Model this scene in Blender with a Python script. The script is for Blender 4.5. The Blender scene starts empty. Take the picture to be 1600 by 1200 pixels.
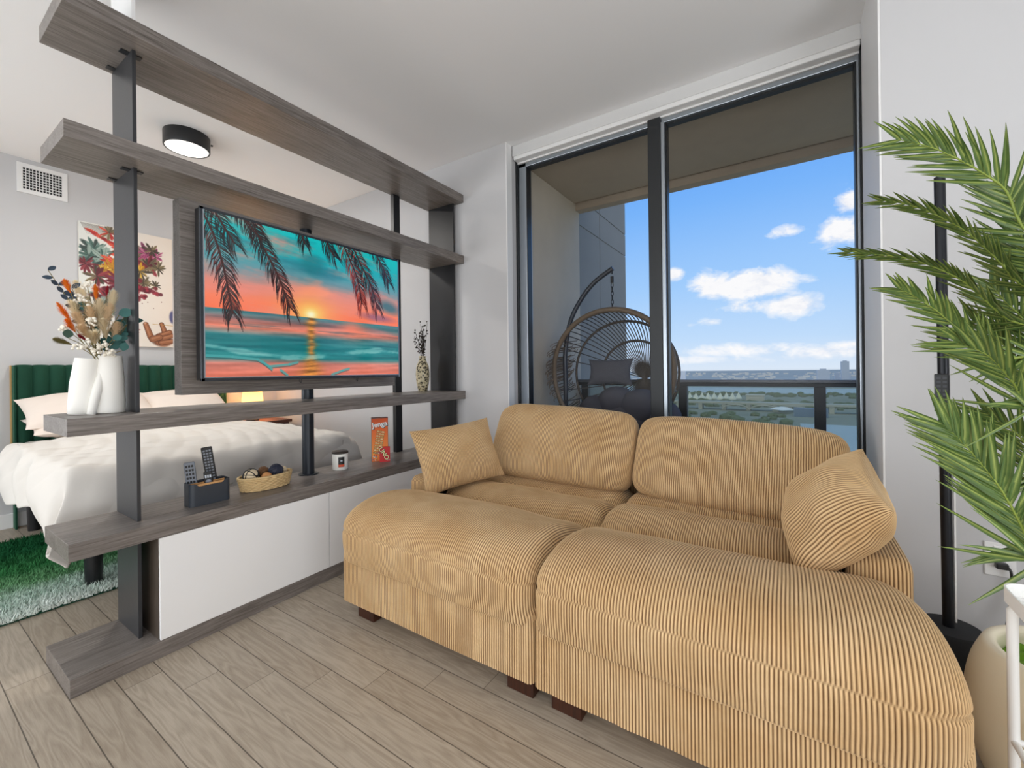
import bpy, bmesh, math, random
import numpy as np
from mathutils import Vector, Matrix
from math import sin, cos, pi, radians, sqrt, exp

random.seed(7)
rng = np.random.default_rng(7)
sc = bpy.context.scene
COL = sc.collection
H = 1.15            # camera height

# ------------------------------------------------------------------ camera
YAW, PIT, ROLL, FPX = 0.5773, 0.0003, -0.0119, 661.67
fw = Vector((-sin(YAW), cos(YAW), 0)); rt = Vector((cos(YAW), sin(YAW), 0)); up = Vector((0, 0, 1))
fw, up = fw*cos(PIT)+up*sin(PIT), up*cos(PIT)-fw*sin(PIT)
rt, up = rt*cos(ROLL)+up*sin(ROLL), up*cos(ROLL)-rt*sin(ROLL)
cam_d = bpy.data.cameras.new('camera'); cam = bpy.data.objects.new('camera', cam_d); COL.objects.link(cam)
cam.matrix_world = Matrix(((rt.x, up.x, -fw.x, 0), (rt.y, up.y, -fw.y, 0), (rt.z, up.z, -fw.z, H), (0, 0, 0, 1)))
cam_d.sensor_fit = 'HORIZONTAL'; cam_d.sensor_width = 36; cam_d.lens = FPX/1600*36
cam_d.shift_y = -(600-579.25)/1600; cam_d.clip_start = 0.02; cam_d.clip_end = 30000
sc.camera = cam
def ray(u, v): return fw + rt*((u-800)/FPX) - up*((v-579.25)/FPX)
def onp(u, v, ax, val):               # point of the sight line through (u, v) on a world plane
    d = ray(u, v); o = Vector((0, 0, H)); return o + d*((val-o[ax])/d[ax])

sc.view_settings.view_transform = 'Standard'; sc.view_settings.look = 'None'
sc.view_settings.exposure = 0.0; sc.view_settings.gamma = 1.0
sc.view_settings.use_curve_mapping = False
sc.cycles.max_bounces = 10; sc.cycles.diffuse_bounces = 6; sc.cycles.transparent_max_bounces = 16
sc.cycles.caustics_reflective = False; sc.cycles.caustics_refractive = False
sc.cycles.sample_clamp_indirect = 6

# ------------------------------------------------------------------ node helper
def lin(r, g, b):
    f = lambda c: c/12.92 if c <= 0.04045 else ((c+0.055)/1.055)**2.4
    return (f(r/255), f(g/255), f(b/255), 1)
class NT:
    def __init__(s, tree): s.t = tree; s.n = tree.nodes; s.l = tree.links
    def add(s, typ, **kw):
        nd = s.n.new(typ)
        for k, v in kw.items():
            if k == 'ins':
                for i, x in v.items():
                    if hasattr(x, 'is_output'): s.l.new(x, nd.inputs[i])
                    else: nd.inputs[i].default_value = x
            else: setattr(nd, k, v)
        return nd
    def m(s, op, a, b=0.0, c=0.0, clamp=False):
        nd = s.add('ShaderNodeMath', operation=op, use_clamp=clamp, ins={0: a, 1: b, 2: c}); return nd.outputs[0]
    def mix(s, f, a, b, bt='MIX'):
        nd = s.add('ShaderNodeMix', data_type='RGBA', blend_type=bt)
        for i, x in ((0, f), (6, a), (7, b)):
            if hasattr(x, 'is_output'): s.l.new(x, nd.inputs[i])
            else: nd.inputs[i].default_value = x
        return nd.outputs[2]
    def ramp(s, f, stops, interp='LINEAR'):
        nd = s.add('ShaderNodeValToRGB', ins={0: f}); cr = nd.color_ramp; cr.interpolation = interp
        while len(cr.elements) > 1: cr.elements.remove(cr.elements[-1])
        cr.elements[0].position, cr.elements[0].color = stops[0]
        for p, c in stops[1:]: cr.elements.new(p).color = c
        return nd.outputs[0]
    def noise(s, vec, scale, detail=3, rough=.55, dist=0):
        nd = s.add('ShaderNodeTexNoise', ins={'Scale': scale, 'Detail': detail, 'Roughness': rough, 'Distortion': dist})
        if vec is not None: s.l.new(vec, nd.inputs['Vector'])
        return nd.outputs[0]
    def map(s, vec, scale=(1, 1, 1), loc=(0, 0, 0), rot=(0, 0, 0)):
        return s.add('ShaderNodeMapping', ins={0: vec, 1: loc, 2: rot, 3: scale}).outputs[0]
def newmat(name):
    m = bpy.data.materials.new(name); m.use_nodes = True; t = NT(m.node_tree); t.n.clear()
    out = t.add('ShaderNodeOutputMaterial'); return m, t, out
def bsdf(t, out, color, rough=.5, metal=0., bump=None, bstr=.2, bdist=.01, spec=.5, **kw):
    p = t.add('ShaderNodeBsdfPrincipled', ins={'Base Color': color, 'Roughness': rough, 'Metallic': metal, 'Specular IOR Level': spec})
    for k, v in kw.items():
        kk = k.replace('_', ' ')
        if hasattr(v, 'is_output'): t.l.new(v, p.inputs[kk])
        else: p.inputs[kk].default_value = v
    if bump is not None:
        b = t.add('ShaderNodeBump', ins={'Strength': bstr, 'Distance': bdist, 'Height': bump}); t.l.new(b.outputs[0], p.inputs['Normal'])
    t.l.new(p.outputs[0], out.inputs[0]); return p
def simple(name, rgb, rough=.5, metal=0., var=.06, nscale=8., bstr=.05, spec=.5, **kw):
    m, t, out = newmat(name); c = lin(*rgb)
    pos = t.add('ShaderNodeTexCoord').outputs['Object']
    n = t.noise(pos, nscale, 4)
    a = tuple(min(1, x*(1-var)) for x in c[:3])+(1,); b = tuple(min(1, x*(1+var)) for x in c[:3])+(1,)
    bsdf(t, out, t.mix(n, a, b), rough, metal, t.noise(pos, nscale*12, 3), bstr, .004, spec, **kw); return m
def emit(name, rgb, strength):
    m, t, out = newmat(name)
    e = t.add('ShaderNodeEmission', ins={0: lin(*rgb), 1: strength}); t.l.new(e.outputs[0], out.inputs[0]); return m

# ------------------------------------------------------------------ sky
w = bpy.data.worlds.new('sky'); sc.world = w; w.use_nodes = True
t = NT(w.node_tree); t.n.clear(); wo = t.add('ShaderNodeOutputWorld')
g = t.add('ShaderNodeTexCoord').outputs['Generated']
sx = t.add('ShaderNodeSeparateXYZ', ins={0: g})
yy = t.m('MAXIMUM', sx.outputs[1], .12)
a = t.m('DIVIDE', sx.outputs[0], yy); b = t.m('DIVIDE', sx.outputs[2], yy)
ab = t.add('ShaderNodeCombineXYZ', ins={0: a, 1: b, 2: 0.0}).outputs[0]
n1 = t.noise(t.map(ab, (1, 1.5, 1)), 11, 8, .6, .4)
n2 = t.noise(t.map(ab, (1, 1.8, 1), (3, 1, 0)), 30, 6, .65)
dens = None
for cx, cy, rx, ry, am in ((-.055, .172, .075, .032, 1.0), (-.128, .176, .055, .028, .85), (.012, .124, .055, .026, .9), (-.075, .128, .06, .02, .6), (.085, .252, .048, .035, .85),
                           (.1, .305, .03, .022, .9), (-.003, .268, .032, .014, .7), (-.212, .213, .022, .018, .9), (-.133, .1, .042, .013, .6),
                           (-.06, .038, .15, .016, .62), (.06, .028, .1, .022, .72), (-.16, .02, .1, .012, .45), (-.3, .12, .06, .02, .3), (.35, .2, .1, .05, .8), (-.5, .3, .12, .06, .6)):
    dx = t.m('DIVIDE', t.m('SUBTRACT', a, cx), rx); dy = t.m('DIVIDE', t.m('SUBTRACT', b, cy), ry)
    d2 = t.m('ADD', t.m('MULTIPLY', dx, dx), t.m('MULTIPLY', dy, dy))
    gq = t.m('MULTIPLY', t.m('POWER', 2.718, t.m('MULTIPLY', d2, -.8)), am)
    dens = gq if dens is None else t.m('MAXIMUM', dens, gq)
nn = t.m('ADD', t.m('MULTIPLY', t.m('SUBTRACT', n1, .5), 1.7), t.m('MULTIPLY', t.m('SUBTRACT', n2, .5), .5))
cl = t.m('ADD', dens, nn)
cl = t.m('MULTIPLY', t.m('SUBTRACT', cl, .34), 2.6, clamp=True)
cl = t.m('MULTIPLY', cl, t.m('MULTIPLY', dens, 3.5, clamp=True))
skyc = t.ramp(t.m('MULTIPLY', b, 2.2, clamp=True), ((0, lin(216, 230, 246)), (.14, lin(190, 219, 250)), (.4, lin(160, 204, 252)), (.8, lin(120, 180, 250)), (1, lin(105, 168, 248))))
cloudc = t.ramp(t.m('ADD', t.m('MULTIPLY', n1, .7), t.m('MULTIPLY', n2, .5)), ((.35, lin(214, 220, 236)), (.62, lin(250, 250, 252))))
skyc = t.mix(cl, skyc, cloudc)
# behind the building the sky is whitened to add fill light indoors; below the horizon a dull grey-green
back = t.m('MULTIPLY', t.m('SUBTRACT', .15, sx.outputs[1]), 3, clamp=True)
skyc = t.mix(back, skyc, lin(236, 240, 246))
skyc = t.mix(t.m('MULTIPLY', t.m('SUBTRACT', -.002, sx.outputs[2]), 60, clamp=True), skyc, lin(150, 158, 152))
bg = t.add('ShaderNodeBackground', ins={0: skyc, 1: 1.0}); t.l.new(bg.outputs[0], wo.inputs[0])

# ------------------------------------------------------------------ lights
def area(name, loc, size, rot, energy, col=(1, 1, 1), sy=None, shape='RECTANGLE', spread=pi):
    l = bpy.data.lights.new(name, 'AREA'); l.shape = shape; l.size = size; l.size_y = sy or size; l.energy = energy; l.color = col; l.spread = spread
    o = bpy.data.objects.new(name, l); o.location = loc; o.rotation_euler = rot; COL.objects.link(o); return o
def point(name, loc, energy, col, r=.05):
    l = bpy.data.lights.new(name, 'POINT'); l.energy = energy; l.color = col; l.shadow_soft_size = r
    o = bpy.data.objects.new(name, l); o.location = loc; COL.objects.link(o); return o
area('rear_fill_light', (-1.2, -3.25, 1.25), 5.6, (radians(134), 0, 0), 98, (.95, .975, 1), 2.3)  # unseen soft fill added behind the camera
area('side_fill_light', (2.62, -1.0, 1.25), 3.6, (radians(128), 0, radians(90)), 122, (.95, .975, 1), 2.2)  # added fill on the right, stands for no real window
area('bedroom_fill_light', (-4.9, -2.25, 1.4), 2.2, (radians(104), 0, radians(-90)), 92, (.95, .975, 1), 2.0)  # invented source on the bedroom side, lifts faces turned left
area('overhead_fill_light', (.4, -1.0, 2.83), 1.2, (0, 0, 0), 12, (1, .985, .96), 1.2)  # overhead fill added out of view, no fitting there
area('bedroom_ceiling_light', (-3.56, 1.27, 2.74), .27, (0, 0, 0), 20, (1, .95, .88), .27, 'DISK')
point('bedside_lamp_bulb', (-4.74, 2.25, .90), 22, (1, .62, .28), .06)

# ------------------------------------------------------------------ mesh helpers
ORI = {}
class MB:
    def __init__(s): s.v = []; s.f = []
    def mark(s): return len(s.v)
    def apply(s, M, i=0):
        for k in range(i, len(s.v)): s.v[k] = tuple(M @ Vector(s.v[k]))
        return s
    def box(s, x0, x1, y0, y1, z0, z1, bev=0.0, seg=2):
        bm = bmesh.new()
        bmesh.ops.create_cube(bm, size=1)
        for vv in bm.verts: vv.co = Vector(((x0+x1)/2+vv.co.x*(x1-x0), (y0+y1)/2+vv.co.y*(y1-y0), (z0+z1)/2+vv.co.z*(z1-z0)))
        if bev > 0: bmesh.ops.bevel(bm, geom=bm.edges[:], offset=bev, segments=seg, profile=.5, affect='EDGES')
        s.addbm(bm); return s
    def addbm(s, bm):
        n = len(s.v); bm.verts.ensure_lookup_table(); bm.verts.index_update()
        s.v += [tuple(q.co) for q in bm.verts]; s.f += [tuple(q.index+n for q in fc.verts) for fc in bm.faces]; bm.free()
    def grid(s, P, cu=False, cv=False, flip=False):
        P = np.asarray(P, float); nu, nv = P.shape[:2]; n = len(s.v)
        s.v += [tuple(q) for q in P.reshape(-1, 3).tolist()]
        iu = np.arange(nu if cu else nu-1); jv = np.arange(nv if cv else nv-1)
        I, J = np.meshgrid(iu, jv, indexing='ij'); I2 = (I+1) % nu; J2 = (J+1) % nv
        q = np.stack([I*nv+J, I2*nv+J, I2*nv+J2, I*nv+J2], -1).reshape(-1, 4)+n
        if flip: q = q[:, ::-1]
        s.f += [tuple(x) for x in q.tolist()]; return s
    def cap(s, pts, flip=False):
        n = len(s.v); s.v += [tuple(p) for p in pts]; r = tuple(range(n, n+len(pts))); s.f.append(r[::-1] if flip else r); return s
    def tube(s, pts, r, k=8, caps=True, closed=False):
        pts = [Vector(p) for p in pts]; n = len(pts); rs = r if hasattr(r, '__len__') else [r]*n
        P = np.zeros((n, k, 3)); prev = None
        for i, p in enumerate(pts):
            if closed: d = pts[(i+1) % n]-pts[i-1]
            else: d = pts[min(i+1, n-1)]-pts[max(i-1, 0)]
            d.normalize()
            if prev is None:
                q = Vector((0, 0, 1)) if abs(d.z) < .9 else Vector((1, 0, 0)); prev = (q-d*q.dot(d)).normalized()
            else: prev = (prev-d*prev.dot(d)).normalized()
            bn = d.cross(prev)
            for j in range(k):
                an = 2*pi*j/k; P[i, j] = p+(prev*cos(an)+bn*sin(an))*rs[i]
        s.grid(P, cu=closed, cv=True)
        if caps and not closed: s.cap(P[0][::-1]); s.cap(P[-1])
        return s
    def lathe(s, prof, c, k=32, cap0=True, cap1=True, sq=None):
        P = np.zeros((len(prof), k, 3))
        for i, (r, z) in enumerate(prof):
            for j in range(k):
                an = 2*pi*j/k; P[i, j] = (c[0]+r*cos(an), c[1]+r*sin(an), c[2]+z)
        s.grid(P, cv=True, flip=True)
        if cap0 and prof[0][0] > 1e-6: s.cap(P[0][::-1])
        if cap1 and prof[-1][0] > 1e-6: s.cap(P[-1])
        return s
    def ball(s, c, r, k=12, sc3=(1, 1, 1)):
        return s.lathe3(c, [(r*sin(pi*i/k), -r*cos(pi*i/k)) for i in range(k+1)], k*2, sc3)
    def lathe3(s, c, prof, k, sc3):
        i = s.mark(); s.lathe([(max(a, 1e-5), b) for a, b in prof], (0, 0, 0), k, False, False)
        return s.apply(Matrix.Translation(c) @ Matrix.Diagonal((*sc3, 1)), i)
    def poly(s, pts): return s.cap(pts)
    def prism(s, pts2, y0, y1, f):       # outline pts2 extruded between depths; f maps (a, b, depth) to a point
        n = len(pts2); A = [f(a, b, y0) for a, b in pts2]; B = [f(a, b, y1) for a, b in pts2]
        P = np.array([A, B]); s.grid(P, cv=True); s.cap(A[::-1]); s.cap(B); return s
    def build(s, name, mat, parent=None, smooth=False, origin=None, sharp=None):
        me = bpy.data.meshes.new(name)
        if parent is not None: o0 = ORI[parent]
        elif origin is not None: o0 = Vector(origin)
        else: o0 = Vector((0, 0, 0))
        me.from_pydata([(a-o0.x, b_-o0.y, c-o0.z) for a, b_, c in s.v], [], s.f); 
        bm = bmesh.new(); bm.from_mesh(me); bmesh.ops.recalc_face_normals(bm, faces=bm.faces[:]) if len(s.f) < 60000 else None; bm.to_mesh(me); bm.free()
        if mat is not None: me.materials.append(mat)
        o = bpy.data.objects.new(name, me); COL.objects.link(o); ORI[o] = o0
        if parent is not None: o.parent = parent
        else: o.location = o0
        if smooth:
            me.polygons.foreach_set('use_smooth', [True]*len(me.polygons))
            if sharp: 
                try: me.set_sharp_from_angle(angle=radians(sharp))
                except Exception: pass
        me.update(); return o
def tag(o, label, cat, group=None, kind=None):
    o['label'] = label; o['category'] = cat
    if group: o['group'] = group
    if kind: o['kind'] = kind
    return o
def thing(name, loc, label, cat, group=None):
    o = bpy.data.objects.new(name, None); COL.objects.link(o); o.location = loc; o.empty_display_size = .05; ORI[o] = Vector(loc)
    return tag(o, label, cat, group)
def struct(name, mb, mat, parent=None, **kw):
    o = mb.build(name, mat, parent, **kw)
    if parent is None: o['kind'] = 'structure'
    return o
def cr(pts, n):                          # Catmull-Rom through points -> n samples, even in arc length
    P = np.array(pts, float); P = np.vstack([2*P[0]-P[1], P, 2*P[-1]-P[-2]]); out = []
    for i in range(1, len(P)-2):
        for tt in np.linspace(0, 1, 24, endpoint=False):
            p0, p1, p2, p3 = P[i-1:i+3]
            out.append(.5*((2*p1)+(-p0+p2)*tt+(2*p0-5*p1+4*p2-p3)*tt**2+(-p0+3*p1-3*p2+p3)*tt**3))
    out.append(P[-2]); out = np.array(out); s_ = np.r_[0, np.cumsum(np.linalg.norm(np.diff(out, axis=0), axis=1))]
    q = np.linspace(0, s_[-1], n); return np.stack([np.interp(q, s_, out[:, k]) for k in range(out.shape[1])], 1)
def normals(P, cv=False):
    du = np.gradient(P, axis=0); 
    dv = (np.roll(P, -1, 1)-np.roll(P, 1, 1)) if cv else np.gradient(P, axis=1)
    N = np.cross(du, dv); return N/(np.linalg.norm(N, axis=2, keepdims=True)+1e-12)
def wob(x, y, sd, f=6., n=5):
    r = np.random.default_rng(sd); z = 0
    for k in range(n):
        a_, b_, p = r.normal(0, f, 3); z = z+np.sin(a_*x+b_*y+p*7)
    return z/n
def rib(s_, lam): return np.abs(np.sin(pi*s_/lam))**.85

# ------------------------------------------------------------------ materials
WHITE = simple('white_wall_paint', (203, 203, 205), .85, var=.01, nscale=2, bstr=.02, spec=.2)
CEIL = simple('ceiling_paint', (240, 240, 241), .9, var=.01, nscale=2, bstr=.02, spec=.2)
TRIMW = simple('white_trim', (236, 236, 236), .5, var=.01)
def floor_mat():
    m, t, out = newmat('oak_plank_floor'); pos = t.add('ShaderNodeTexCoord').outputs['Object']
    s = t.add('ShaderNodeSeparateXYZ', ins={0: pos}); X, Y = s.outputs[0], s.outputs[1]
    row = t.m('DIVIDE', t.m('SUBTRACT', Y, .041), .118); ri = t.m('FLOOR', row); rf = t.m('FRACT', row)
    xs = t.m('DIVIDE', t.m('ADD', X, t.m('SUBTRACT', 1.86, t.m('MULTIPLY', t.m('SUBTRACT', ri, 5.0), .185))), 1.22)
    xi = t.m('FLOOR', xs); xf = t.m('FRACT', xs)
    idv = t.add('ShaderNodeCombineXYZ', ins={0: xi, 1: ri, 2: 0.0}).outputs[0]
    wn = t.add('ShaderNodeTexWhiteNoise', noise_dimensions='3D', ins={0: idv}); rnd = wn.outputs[0]
    off = t.add('ShaderNodeVectorMath', operation='SCALE', ins={0: wn.outputs[1], 3: 9.0}).outputs[0]
    pv = t.add('ShaderNodeVectorMath', operation='ADD', ins={0: pos, 1: off}).outputs[0]
    n1 = t.noise(t.map(pv, (.9, 9, 1)), 2.2, 2, .45, .25)
    rings = t.m('FRACT', t.m('MULTIPLY', n1, 9))
    rings = t.m('ABSOLUTE', t.m('SUBTRACT', rings, .5)); rings = t.m('MULTIPLY', rings, t.m('ADD', .55, t.noise(t.map(pv, (1.5, 8, 1)), 3, 2)))
    fine = t.noise(t.map(pv, (6, 130, 1)), 3, 3, .6)
    gr = t.m('ADD', t.m('MULTIPLY', rings, .75), t.m('MULTIPLY', fine, .75))
    big = t.noise(t.map(pv, (1.2, 5, 1)), 2, 3)
    c = t.ramp(gr, ((.2, lin(124, 108, 88)), (.5, lin(162, 148, 129)), (.8, lin(190, 177, 159))))
    c = t.mix(t.m('MULTIPLY', big, .6), c, lin(176, 168, 156))
    c = t.mix(.38, c, t.ramp(rnd, ((0, lin(150, 135, 117)), (1, lin(178, 166, 150)))), 'MIX')
    e1 = t.m('LESS_THAN', t.m('MINIMUM', rf, t.m('SUBTRACT', 1.0, rf)), .014)
    e2 = t.m('LESS_THAN', t.m('MINIMUM', xf, t.m('SUBTRACT', 1.0, xf)), .0009)
    e = t.m('MAXIMUM', e1, e2)
    c = t.mix(t.m('MULTIPLY', e, .8), c, lin(62, 54, 46))
    bsdf(t, out, c, .42, 0, t.m('SUBTRACT', t.m('MULTIPLY', gr, .3), e), .25, .002, .4); return m
FLOOR = floor_mat()
def wood(name, dark, light, ax, rough=.38, sc_=1.0):
    m, t, out = newmat(name); pos = t.add('ShaderNodeTexCoord').outputs['Object']
    v = {'x': (3, 60, 60), 'y': (60, 3, 60), 'z': (60, 60, 3)}[ax]
    n = t.noise(t.map(pos, tuple(q*sc_ for q in v)), 2.2, 5, .65)
    n2 = t.noise(t.map(pos, tuple(q*sc_*.2 for q in v)), 2, 3)
    f = t.m('ADD', t.m('MULTIPLY', n, .8), t.m('MULTIPLY', n2, .3))
    c = t.ramp(f, ((.32, lin(*dark)), (.75, lin(*light))))
    bsdf(t, out, c, rough, 0, n, .12, .002); return m
DWOOD = wood('grey_brown_wood_laminate', (74, 66, 60), (142, 135, 130), 'y')
DWOOD2 = wood('dark_cabinet_side_laminate', (58, 49, 42), (84, 73, 63), 'z')
STEEL = simple('dark_powder_coated_steel', (56, 57, 60), .38, .3, var=.03)
BLACKST = simple('black_powder_coat', (30, 31, 34), .4, .2, var=.03)
DOORW = simple('white_lacquer', (243, 243, 243), .35, var=.005, bstr=.0)
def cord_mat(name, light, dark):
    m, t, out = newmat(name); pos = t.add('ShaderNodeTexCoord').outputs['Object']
    at = t.add('ShaderNodeAttribute', attribute_name='groove_shade'); 
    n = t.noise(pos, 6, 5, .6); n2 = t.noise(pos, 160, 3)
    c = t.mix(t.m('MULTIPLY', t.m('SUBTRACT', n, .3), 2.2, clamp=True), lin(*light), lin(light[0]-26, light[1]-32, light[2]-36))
    c = t.mix(t.m('POWER', at.outputs['Fac'], .78), c, lin(*dark))  # groove shade painted in as a dark tone between the ribs
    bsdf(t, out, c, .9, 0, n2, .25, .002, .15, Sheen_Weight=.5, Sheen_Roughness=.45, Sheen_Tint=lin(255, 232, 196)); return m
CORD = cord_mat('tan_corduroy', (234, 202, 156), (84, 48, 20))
LEGW = wood('reddish_brown_wood', (36, 17, 9), (74, 37, 20), 'z', .4)
BLACKP = simple('black_plastic', (26, 27, 30), .35, var=.03)
CHAR = simple('charcoal_plastic', (52, 58, 66), .45, var=.03)
ALU = simple('anodised_aluminium', (176, 184, 192), .28, .85, var=.02)
DKFRAME = simple('dark_bronze_frame', (52, 54, 56), .4, .5, var=.02)
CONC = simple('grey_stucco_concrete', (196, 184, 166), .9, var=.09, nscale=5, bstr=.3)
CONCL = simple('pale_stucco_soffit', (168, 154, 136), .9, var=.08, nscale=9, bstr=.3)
CERAM = simple('white_matte_ceramic', (238, 236, 230), .45, var=.01)
CREAM = simple('cream_glazed_pot', (250, 240, 214), .4, var=.02, nscale=3)
def glass(name, refl=.06, veil=0., tint=(255, 255, 255), veilc=(200, 210, 205)):
    m, t, out = newmat(name)
    tr = t.add('ShaderNodeBsdfTransparent', ins={0: lin(*tint)}); gl = t.add('ShaderNodeBsdfGlossy', ins={0: (1, 1, 1, 1), 1: .22})
    fr = t.add('ShaderNodeFresnel', ins={0: 1.45})
    mx = t.add('ShaderNodeMixShader', ins={0: t.m('MULTIPLY', fr.outputs[0], refl*10, clamp=True), 1: tr.outputs[0], 2: gl.outputs[0]})
    if veil > 0:
        df = t.add('ShaderNodeBsdfDiffuse', ins={0: lin(*veilc)})
        mx = t.add('ShaderNodeMixShader', ins={0: veil, 1: mx.outputs[0], 2: df.outputs[0]})
    t.l.new(mx.outputs[0], out.inputs[0]); return m
PANE = glass('window_glass', .012)
RAILG = glass('railing_glass', .012, .12, (236, 244, 240), (222, 230, 226))
def painted(name, rough=.5, emis=0.0, fallback=None):
    m, t, out = newmat(name); at = t.add('ShaderNodeAttribute', attribute_name='Col')
    if emis:
        p = bsdf(t, out, (.01, .01, .01, 1), rough, 0, None); t.l.new(at.outputs[0], p.inputs['Emission Color']); p.inputs['Emission Strength'].default_value = emis
    else: bsdf(t, out, at.outputs[0], rough)
    return m
PRINT = painted('printed_surface', .6)
SCREEN = painted('television_picture', .12, .92)

def picture(name, C, corner, du, dv, mat, parent, thick=0.0):
    """flat printed face: colour grid C[rows from top, cols] laid from corner (top-left) along du, dv (down)"""
    h, w_ = C.shape[:2]; corner, du, dv = np.array(corner, float), np.array(du, float), np.array(dv, float)
    a_ = np.linspace(0, 1, w_+1)[:, None, None]; b_ = np.linspace(0, 1, h+1)[None, :, None]
    P = corner+a_*du+b_*dv
    mb = MB().grid(P); o = mb.build(name, mat, parent); me = o.data
    at = me.color_attributes.new('Col', 'FLOAT_COLOR', 'CORNER')
    L = np.clip(C/255., 0, 1); L = np.where(L <= .04045, L/12.92, ((L+.055)/1.055)**2.4)
    ii = np.transpose(L, (1, 0, 2)).reshape(-1, 3)
    cols = np.ones((w_*h, 4, 4), np.float32); cols[:, :, :3] = ii[:, None, :]
    at.data.foreach_set('color', cols.reshape(-1)); return o

# ------------------------------------------------------------------ room shell
ZC = 2.85
XB, YW, XP, YP, XR, YR = -4.97, 2.62, .325, 2.25, 2.7, -3.4
struct('floor', MB().box(XB-.1, XR+.1, YR-.1, 2.95, -.12, 0), FLOOR)
struct('ceiling', MB().box(XB-.1, XR+.1, YR-.1, 2.95, ZC, ZC+.12), CEIL)
struct('wall_left', MB().box(XB-.12, XB, YR-.1, 2.95, 0, ZC), WHITE)
struct('wall_window_side', MB().box(XB, -1.74, YW, 2.95, 0, ZC, .003), WHITE)
struct('wall_pier', MB().box(XP, XR, YP, 2.95, 0, ZC, .003), WHITE)
struct('wall_right', MB().box(XR, XR+.12, YR-.1, 2.95, 0, ZC), WHITE)
rw = MB().box(XB, XR, YR-.12, YR, 0, .2).box(XB, XR, YR-.12, YR, 2.72, ZC).box(XB, -4.05, YR-.12, YR, .2, 2.72).box(1.65, XR, YR-.12, YR, .2, 2.72)
struct('wall_rear', rw, WHITE)
struct('baseboard_left', MB().box(XB, XB+.015, YR, YW, 0, .11, .003), TRIMW)
struct('baseboard_window_side', MB().box(XB+.015, -1.74, YW-.015, YW, 0, .11, .003), TRIMW)

# ------------------------------------------------------------------ window
win = thing('window_1', (-.7, 2.8, 0), 'tall two-pane sliding balcony window with grey metal frame behind the sofa', 'window'); win['kind'] = 'structure'
y0, y1 = 2.77, 2.85
ZT = 2.735
f = MB()
f.box(-1.74, -1.725, y0-.02, y1, 0, ZC, .002)                       # dark outer jamb
f.build('jamb_seal', DKFRAME, win)
f = MB(); f.box(-1.725, -1.655, y0, y1, .03, ZT, .004)
f.build('side_frame', ALU, win)
f = MB(); f.box(.306, .318, y0-.01, y1, .03, ZT, .003); f.build('side_frame', ALU, win)
f = MB(); f.box(.318, XP, y0-.02, y1, 0, ZC, .001).box(.298, .306, y0, y1-.02, .05, 2.70, .001); f.build('jamb_seal', DKFRAME, win)
f = MB().box(-1.725, .318, y0, y1, 2.705, ZT, .003); f.build('head_frame', ALU, win)
f = MB().box(-1.74, XP, y0-.01, y1, ZT, ZC); f.build('head_infill', TRIMW, win)
f = MB().box(-1.655, .3, y0+.02, y1-.02, 2.693, 2.705); f.build('head_gasket', BLACKP, win)
f = MB().box(-1.74, XP, y0-.02, y1, 0, .05, .004); f.build('sill_track', ALU, win)
f = MB().box(-.735, -.655, y0-.03, y1-.02, .04, 2.735, .004); mu = f.build('mullion', DKFRAME, win)
f = MB().box(-.655, -.632, y0-.025, y1-.02, .04, 2.70, .003); f.build('mullion_edge', ALU, win)
f = MB().box(-.632, -.624, y0, y1-.02, .04, 2.70, .001); f.build('gasket', BLACKP, win)
f = MB().box(-1.656, -1.648, y0, y1-.02, .04, 2.70, .001); f.build('gasket', BLACKP, win)
MB().box(-1.65, -.73, 2.806, 2.812, .05, 2.70).build('pane', PANE, win)
MB().box(-.628, .3, 2.816, 2.822, .05, 2.70).build('pane', PANE, win)
bl = thing('roller_blind', (-.7, 2.72, 2.76), 'white roller blind cassette rolled up above the balcony window', 'blind')
MB().box(-1.735, .322, 2.70, 2.765, 2.772, ZC, .004).build('cassette', simple('blind_cassette', (216, 216, 216), .6, var=.01), bl)
MB().box(-1.728, .318, 2.705, 2.765, 2.745, 2.774, .006).build('bottom_bar', TRIMW, bl)

struct('reveal_brightener_1', MB().box(XP-.006, XP+.002, YP+.001, 2.69, 0, ZC), TRIMW)  # white board added to lighten the dim window reveal
struct('reveal_brightener_2', MB().box(-1.742, -1.734, YW+.001, 2.69, 0, ZC), TRIMW)  # same added lightening board on the left reveal

# ------------------------------------------------------------------ balcony
struct('floor_balcony', MB().box(-1.9, 1.2, 2.95, 4.08, -.2, -.03), CONC)
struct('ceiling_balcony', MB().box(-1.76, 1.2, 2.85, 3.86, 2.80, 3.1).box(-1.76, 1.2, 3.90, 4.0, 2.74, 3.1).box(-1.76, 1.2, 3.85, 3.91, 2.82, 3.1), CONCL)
wb = MB().box(-2.0, -1.76, 2.9, 3.98, -.2, 3.1)
struct('wall_balcony', wb, CONC)
wb = MB().box(-2.0, -1.765, 3.985, 4.55, -3, 2.62).box(-2.0, -1.765, 3.985, 4.55, 2.633, 2.9).box(-2.0, -1.765, 3.985, 4.55, 2.913, 6).box(-1.995, -1.772, 3.985, 5.45, -3, 6).box(-2.0, -1.765, 4.56, 5.46, -3, 2.62).box(-2.0, -1.765, 4.56, 5.46, 2.633, 2.9).box(-2.0, -1.765, 4.56, 5.46, 2.913, 6)
struct('wall_facade', wb, simple('pale_facade_panel', (146, 144, 138), .9, var=.07, nscale=4, bstr=.2))
rl = thing('balcony_railing', (-.6, 3.95, -.03), 'dark metal balcony railing with glass panels behind the window', 'railing')
MB().box(-1.76, 1.2, 3.91, 3.99, 1.03, 1.055, .004).build('top_rail', simple('rail_grey_top', (96, 99, 104), .35, .3), rl)
MB().box(-1.76, 1.2, 3.92, 3.98, 1.0, 1.03).build('under_rail', DKFRAME, rl)
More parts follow.
